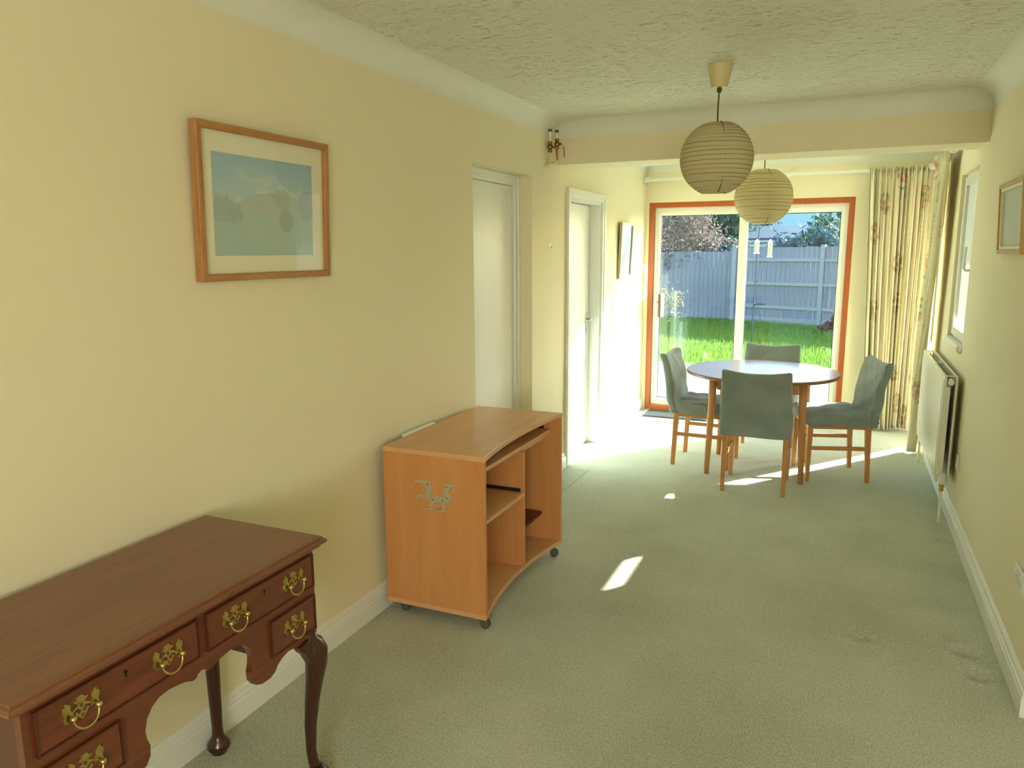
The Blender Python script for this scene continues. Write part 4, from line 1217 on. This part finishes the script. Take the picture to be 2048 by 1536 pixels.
def rails():
    t = thing('curtain_rail', 'white curtain rail across the end wall above the patio door', 'curtain rail', (0, 7.30, 2.235))
    m = MB(); m.box(.012, 2.44, -.012, .012, 0, .026); m.build('rail', 'plastic_white', t, bevel=.004)
    m = MB(); m.box(.0, .045, -.022, .022, -.012, .042); m.build('end_bracket', 'plastic_white', t, bevel=.006)
    for x in (.6, 1.3, 1.95):
        m = MB(); m.box(x-.015, x+.015, .012, .0755, .0, .035); m.build('bracket', 'plastic_white', t, bevel=.003)
    m = MB(); m.lathe([(.005, -.05), (.026, -.045), (.028, .0), (.022, .03), (.006, .034)], (2.415, -.045, .02), 16, 'y'); m.build('rail_finial', 'plastic_white', t, smooth=True)
    t = thing('curtain_rail', 'short white curtain rail along the right wall', 'curtain rail', (2.43, 5.90, 2.225))
    m = MB(); m.box(-.012, .012, .0, 1.30, 0, .026); m.build('rail', 'plastic_white', t, bevel=.004)
    m = MB(); m.lathe([(.006, -.05), (.026, -.045), (.030, -.01), (.020, .02), (.006, .022)], (-.008, 0, .012), 16, 'y'); m.build('rail_finial', 'plastic_white', t, smooth=True)
    for y in (.12, 1.15):
        m = MB(); m.box(.012, .0515, y-.015, y+.015, 0, .03); m.build('bracket', 'plastic_white', t, bevel=.003)
    p = on_x(1868, 690, 2.40)
    t = thing('pull_cord', 'looped white pull cord hanging in front of the floral curtain', 'cord', (2.40, 5.93, 2.22))
    zl = p.z-2.22
    pts = [(0, 0, 0), (0, .005, zl*.5), (0, .0, zl+.03)]+[(0, .03-.03*math.cos(PI*i/8), zl+.03-.03*math.sin(PI*i/8)) for i in range(1, 9)]+[(0, .06, zl*.5), (0, .05, 0)]
    m = MB(); m.tube(pts, .003, 6); m.build('cord_loop', 'plastic_cream', t)
rails()

# ================================================================== RADIATOR
def radiator():
    XF, XB, y0, y1, z0, z1 = 2.375, 2.452, 4.90, 6.20, .235, .862
    t = thing('radiator', 'white double panel radiator on the right wall below the small window', 'radiator', (XF, y0, 0))
    L = y1-y0; dp = XB-XF
    def panel(x, name, flute):
        # fluted pressed-steel panel
        n = 30; m = MB(); prof = []
        for i in range(n):
            a = .03+(L-.06)*i/n; b_ = .03+(L-.06)*(i+1)/n; g = (b_-a)*.14
            prof += [(a, 0), (a+g*.8, .006), (b_-g*.8, .006), (b_, 0)]
        pts = [(0, -.0), (.03, 0)]+prof+[(L-.03, 0), (L, 0)]
        zs = [(z0, 0), (z0+.02, 0), (z0+.045, 1), (z1-.045, 1), (z1-.02, 0), (z1, 0)]
        vs = []
        for z, k in zs:
            for (yy_, d) in pts: vs.append((x-d*k if flute else x, yy_, z))
        N = len(pts); fs = []
        for i in range(len(zs)-1):
            for j in range(N-1): fs.append((i*N+j, i*N+j+1, (i+1)*N+j+1, (i+1)*N+j))
        m.add(vs, fs)
        m.box(x+.001, x+.013, 0, L, z0, z1)
        return m.build(name, 'radiator', t)
    panel(.008, 'front_panel', True)
    m = MB(); m.box(dp-.012, dp, 0, L, z0, z1); m.build('back_panel', 'radiator', t, bevel=.003)
    m = MB()
    n = 40
    for i in range(n):
        y = .04+(L-.08)*i/(n-1); m.box(.022, .040, y-.004, y+.004, z0+.04, z1-.035)
    m.box(.0215, .0225, .03, L-.03, z0+.04, z1-.035)
    m.build('convector_fins', 'radiator_in', t)
    m = MB(); m.box(.021, .042, .0, .012, z0+.03, z1-.06); m.build('end_plate', 'radiator', t)
    for y in (.05, L*.5, L-.07):
        m = MB(); m.box(.02, dp-.012, y-.003, y+.003, z1-.008, z1-.001); m.build('top_stay', 'radiator', t)
    for y in (.03, L-.03):
        m = MB(); m.lathe([(.010, -.04), (.017, -.035), (.017, .03), (.010, .035)], (dp/2+.004, y, z1-.035), 14, 'y')
        m.lathe([(.007, -.044), (.007, -.039)], (dp/2+.004, y, z1-.035), 8, 'y'); m.build('plug', 'radiator', t)
    # valves and pipes
    for y, s in ((.0, -1), (L, 1)):
        m = MB(); m.tube([(dp/2+.0, y-s*.02, z0+.03), (dp/2, y+s*.035, z0+.03)], .013, 12)
        m.lathe([(.017, z0+.0), (.019, z0+.004), (.019, z0+.055), (.015, z0+.062), (.004, z0+.063)], (dp/2, y+s*.042, 0), 14)
        v = m.build('valve', 'radiator', t, smooth=False)
        m = MB(); m.lathe([(.009, z0-.045), (.012, z0-.04), (.012, z0-.02), (.016, z0-.018), (.016, z0), (.01, z0+.002)], (dp/2, y+s*.042, 0), 12); m.build('olive_nut', 'brass', v)
        m = MB(); m.tube([(dp/2, y+s*.042, z0-.04), (dp/2, y+s*.042, .0)], .008, 10); m.build('pipe', 'radiator', t)
    for y in (.22, L-.22):
        m = MB(); m.box(dp, RW-XF-.0005, y-.02, y+.02, z0+.05, z1-.05); m.build('wall_bracket', 'radiator', t)
radiator()

# ================================================================== SMALL FITTINGS
def socket_double():
    t = thing('wall_socket', 'double white power socket low on the right wall at the edge of the picture', 'socket', (RW, 3.112, .388))
    m = MB(); m.box(-.010, 0, -.073, .073, -.043, .043); m.build('face_plate', 'plastic_white', t, bevel=.004)
    for s in (-1, 1):
        m = MB(); y = s*.047
        m.prism([(-.010, .010), (-.0145, .016), (-.010, .032)], 'y', y-.007, y+.007); m.build('rocker_switch', 'plastic_white', t)
        m = MB(); yy_ = s*.020
        m.box(-.0105, -.0098, yy_-.002, yy_+.002, .002, .010).box(-.0105, -.0098, yy_-.014, yy_-.008, -.014, -.010).box(-.0105, -.0098, yy_+.008, yy_+.014, -.014, -.010)
        m.build('pin_holes', 'dark_rubber', t)
    for s in (-1, 1):
        m = MB(); m.lathe([(.003, -.011), (.0035, -.0098)], (0, s*.060, 0), 8, 'x'); m.build('screw', 'steel', t)
socket_double()
def plate(name, label, cat, X, s, y, z, w, h, d, mat):
    t = thing(name, label, cat, (X, y, z))
    m = MB(); m.box(min(0, s*d), max(0, s*d), -w/2, w/2, -h/2, h/2); m.build('plate', mat, t, bevel=.003)
    m = MB(); m.box(min(s*d, s*(d+.004)), max(s*d, s*(d+.004)), -w*.22, w*.22, -h*.25, h*.25); m.build('centre', mat, t, bevel=.0015)
plate('aerial_socket', 'small flat white outlet plate on the right wall behind the radiator end', 'socket', RW, -1, 4.82, .375, .086, .086, .008, 'plastic_white')
plate('thermostat', 'tiny pale control box on the right wall under the window sill', 'thermostat', RW, -1, 5.17, .988, .06, .04, .02, 'plastic_cream')
def hook_left():
    t = thing('wall_hook', 'tiny white adhesive hook on the left wall between the two doors', 'hook', (0, 4.758, 1.615))
    m = MB(); m.box(0, .003, -.012, .012, -.02, .02); m.build('pad', 'plastic_white', t, bevel=.001)
    m = MB(); m.tube([(.003, 0, -.004), (.014, 0, -.010), (.017, 0, -.004), (.016, 0, .004)], .0025, 6); m.build('prong', 'steel', t)
hook_left()
def grab():
    t = thing('grab_handle', 'white plastic grab handle on the left wall beside the patio door', 'handle', (0, 7.22, 1.285))
    m = MB(); pts = [(.002, 0, -.155), (.03, 0, -.158), (.052, 0, -.145), (.058, 0, -.12), (.058, 0, .12), (.052, 0, .145), (.03, 0, .158), (.002, 0, .155)]
    m.tube(pts, .0135, 12); m.build('grip', 'plastic_white', t, smooth=True)
    for z in (-.155, .155):
        m = MB(); m.lathe([(.030, 0), (.030, .006), (.022, .012)], (.0, 0, z), 18, 'x'); m.build('mounting_disc', 'plastic_white', t)
grab()
def stopcocks():
    y0 = 4.735
    for k, (lab, dx, dy, zt) in enumerate((('brass stop valve with a red lever, the left one under the beam end', .024, -.035, 2.245), ('brass stop valve with a red lever, the right one under the beam end', .050, .022, 2.268))):
        t = thing('stop_valve', lab, 'valve', (dx, y0+dy, zt), 0, 'stop valves with white pipes')
        up = H-.06-zt
        m = MB()
        pts = [(0, 0, -.02), (0, 0, -.085)]+[(-.014*(1-math.cos(PI*i/8))-.0, -.026*(1-math.cos(PI*i/8)), -.085-.026*math.sin(PI*i/8)) for i in range(1, 9)]
        pts += [(-.024, -.052, -.07)] if False else []
        pts = [(0, 0, -.02), (0, 0, -.10), (-.002, -.006, -.112), (-.008, -.022, -.118), (-dx+.002, -.03, -.118)]
        m.tube(pts, .0085, 10); m.build('pipe', 'plastic_cream', t, smooth=True)
        m = MB(); m.tube([(0, 0, .025), (0, 0, up)], .0085, 10); m.build('riser', 'plastic_white', t, smooth=True)
        m = MB(); m.lathe([(.010, -.034), (.014, -.032), (.014, -.016), (.011, -.014), (.017, -.008), (.018, .0), (.017, .008), (.011, .014), (.014, .016), (.014, .032), (.010, .034)], (0, 0, 0), 8)
        m.lathe([(.008, .010), (.008, .026), (.005, .030)], (0, 0, 0), 8, 'x'); m.build('valve_body', 'brass_dark', t)
        m = MB(); m.bar((.028, 0, .004), (.046, .004, -.022), .010, .003); lv = m.build('lever', 'brass_dark', t)
        m = MB(); m.bar((.045, .004, -.020), (.050, .006, -.082), .012, .006); m.build('lever_grip', 'red_grip', lv, bevel=.002)
        m = MB(); m.lathe([(.013, up-.02), (.013, up-.005)], (0, 0, 0), 10); m.build('pipe_collar', 'brass_dark', t)
stopcocks()
def door_mat():
    t = thing('door_mat', 'grey ribbed door mat in front of the sliding patio door', 'mat', (.10, 7.02, 0))
    m = MB(); m.box(0, .62, 0, .33, .001, .008); m.build('rubber_edge', 'mat_edge', t, bevel=.002)
    m = MB()
    for i in range(20): m.box(.015, .605, .012+i*.0153, .012+i*.0153+.011, .0081, .013)
    m.build('ribs', 'mat_grey', t)
door_mat()
m = MB(); m.box(.021, .190, 4.56, 5.078, .0005, .006)
tag(m.build('carpet_hatch', 'carpet_patch', None, bevel=.004), 'loose rectangle of cut carpet by the left wall between the doors', 'carpet')
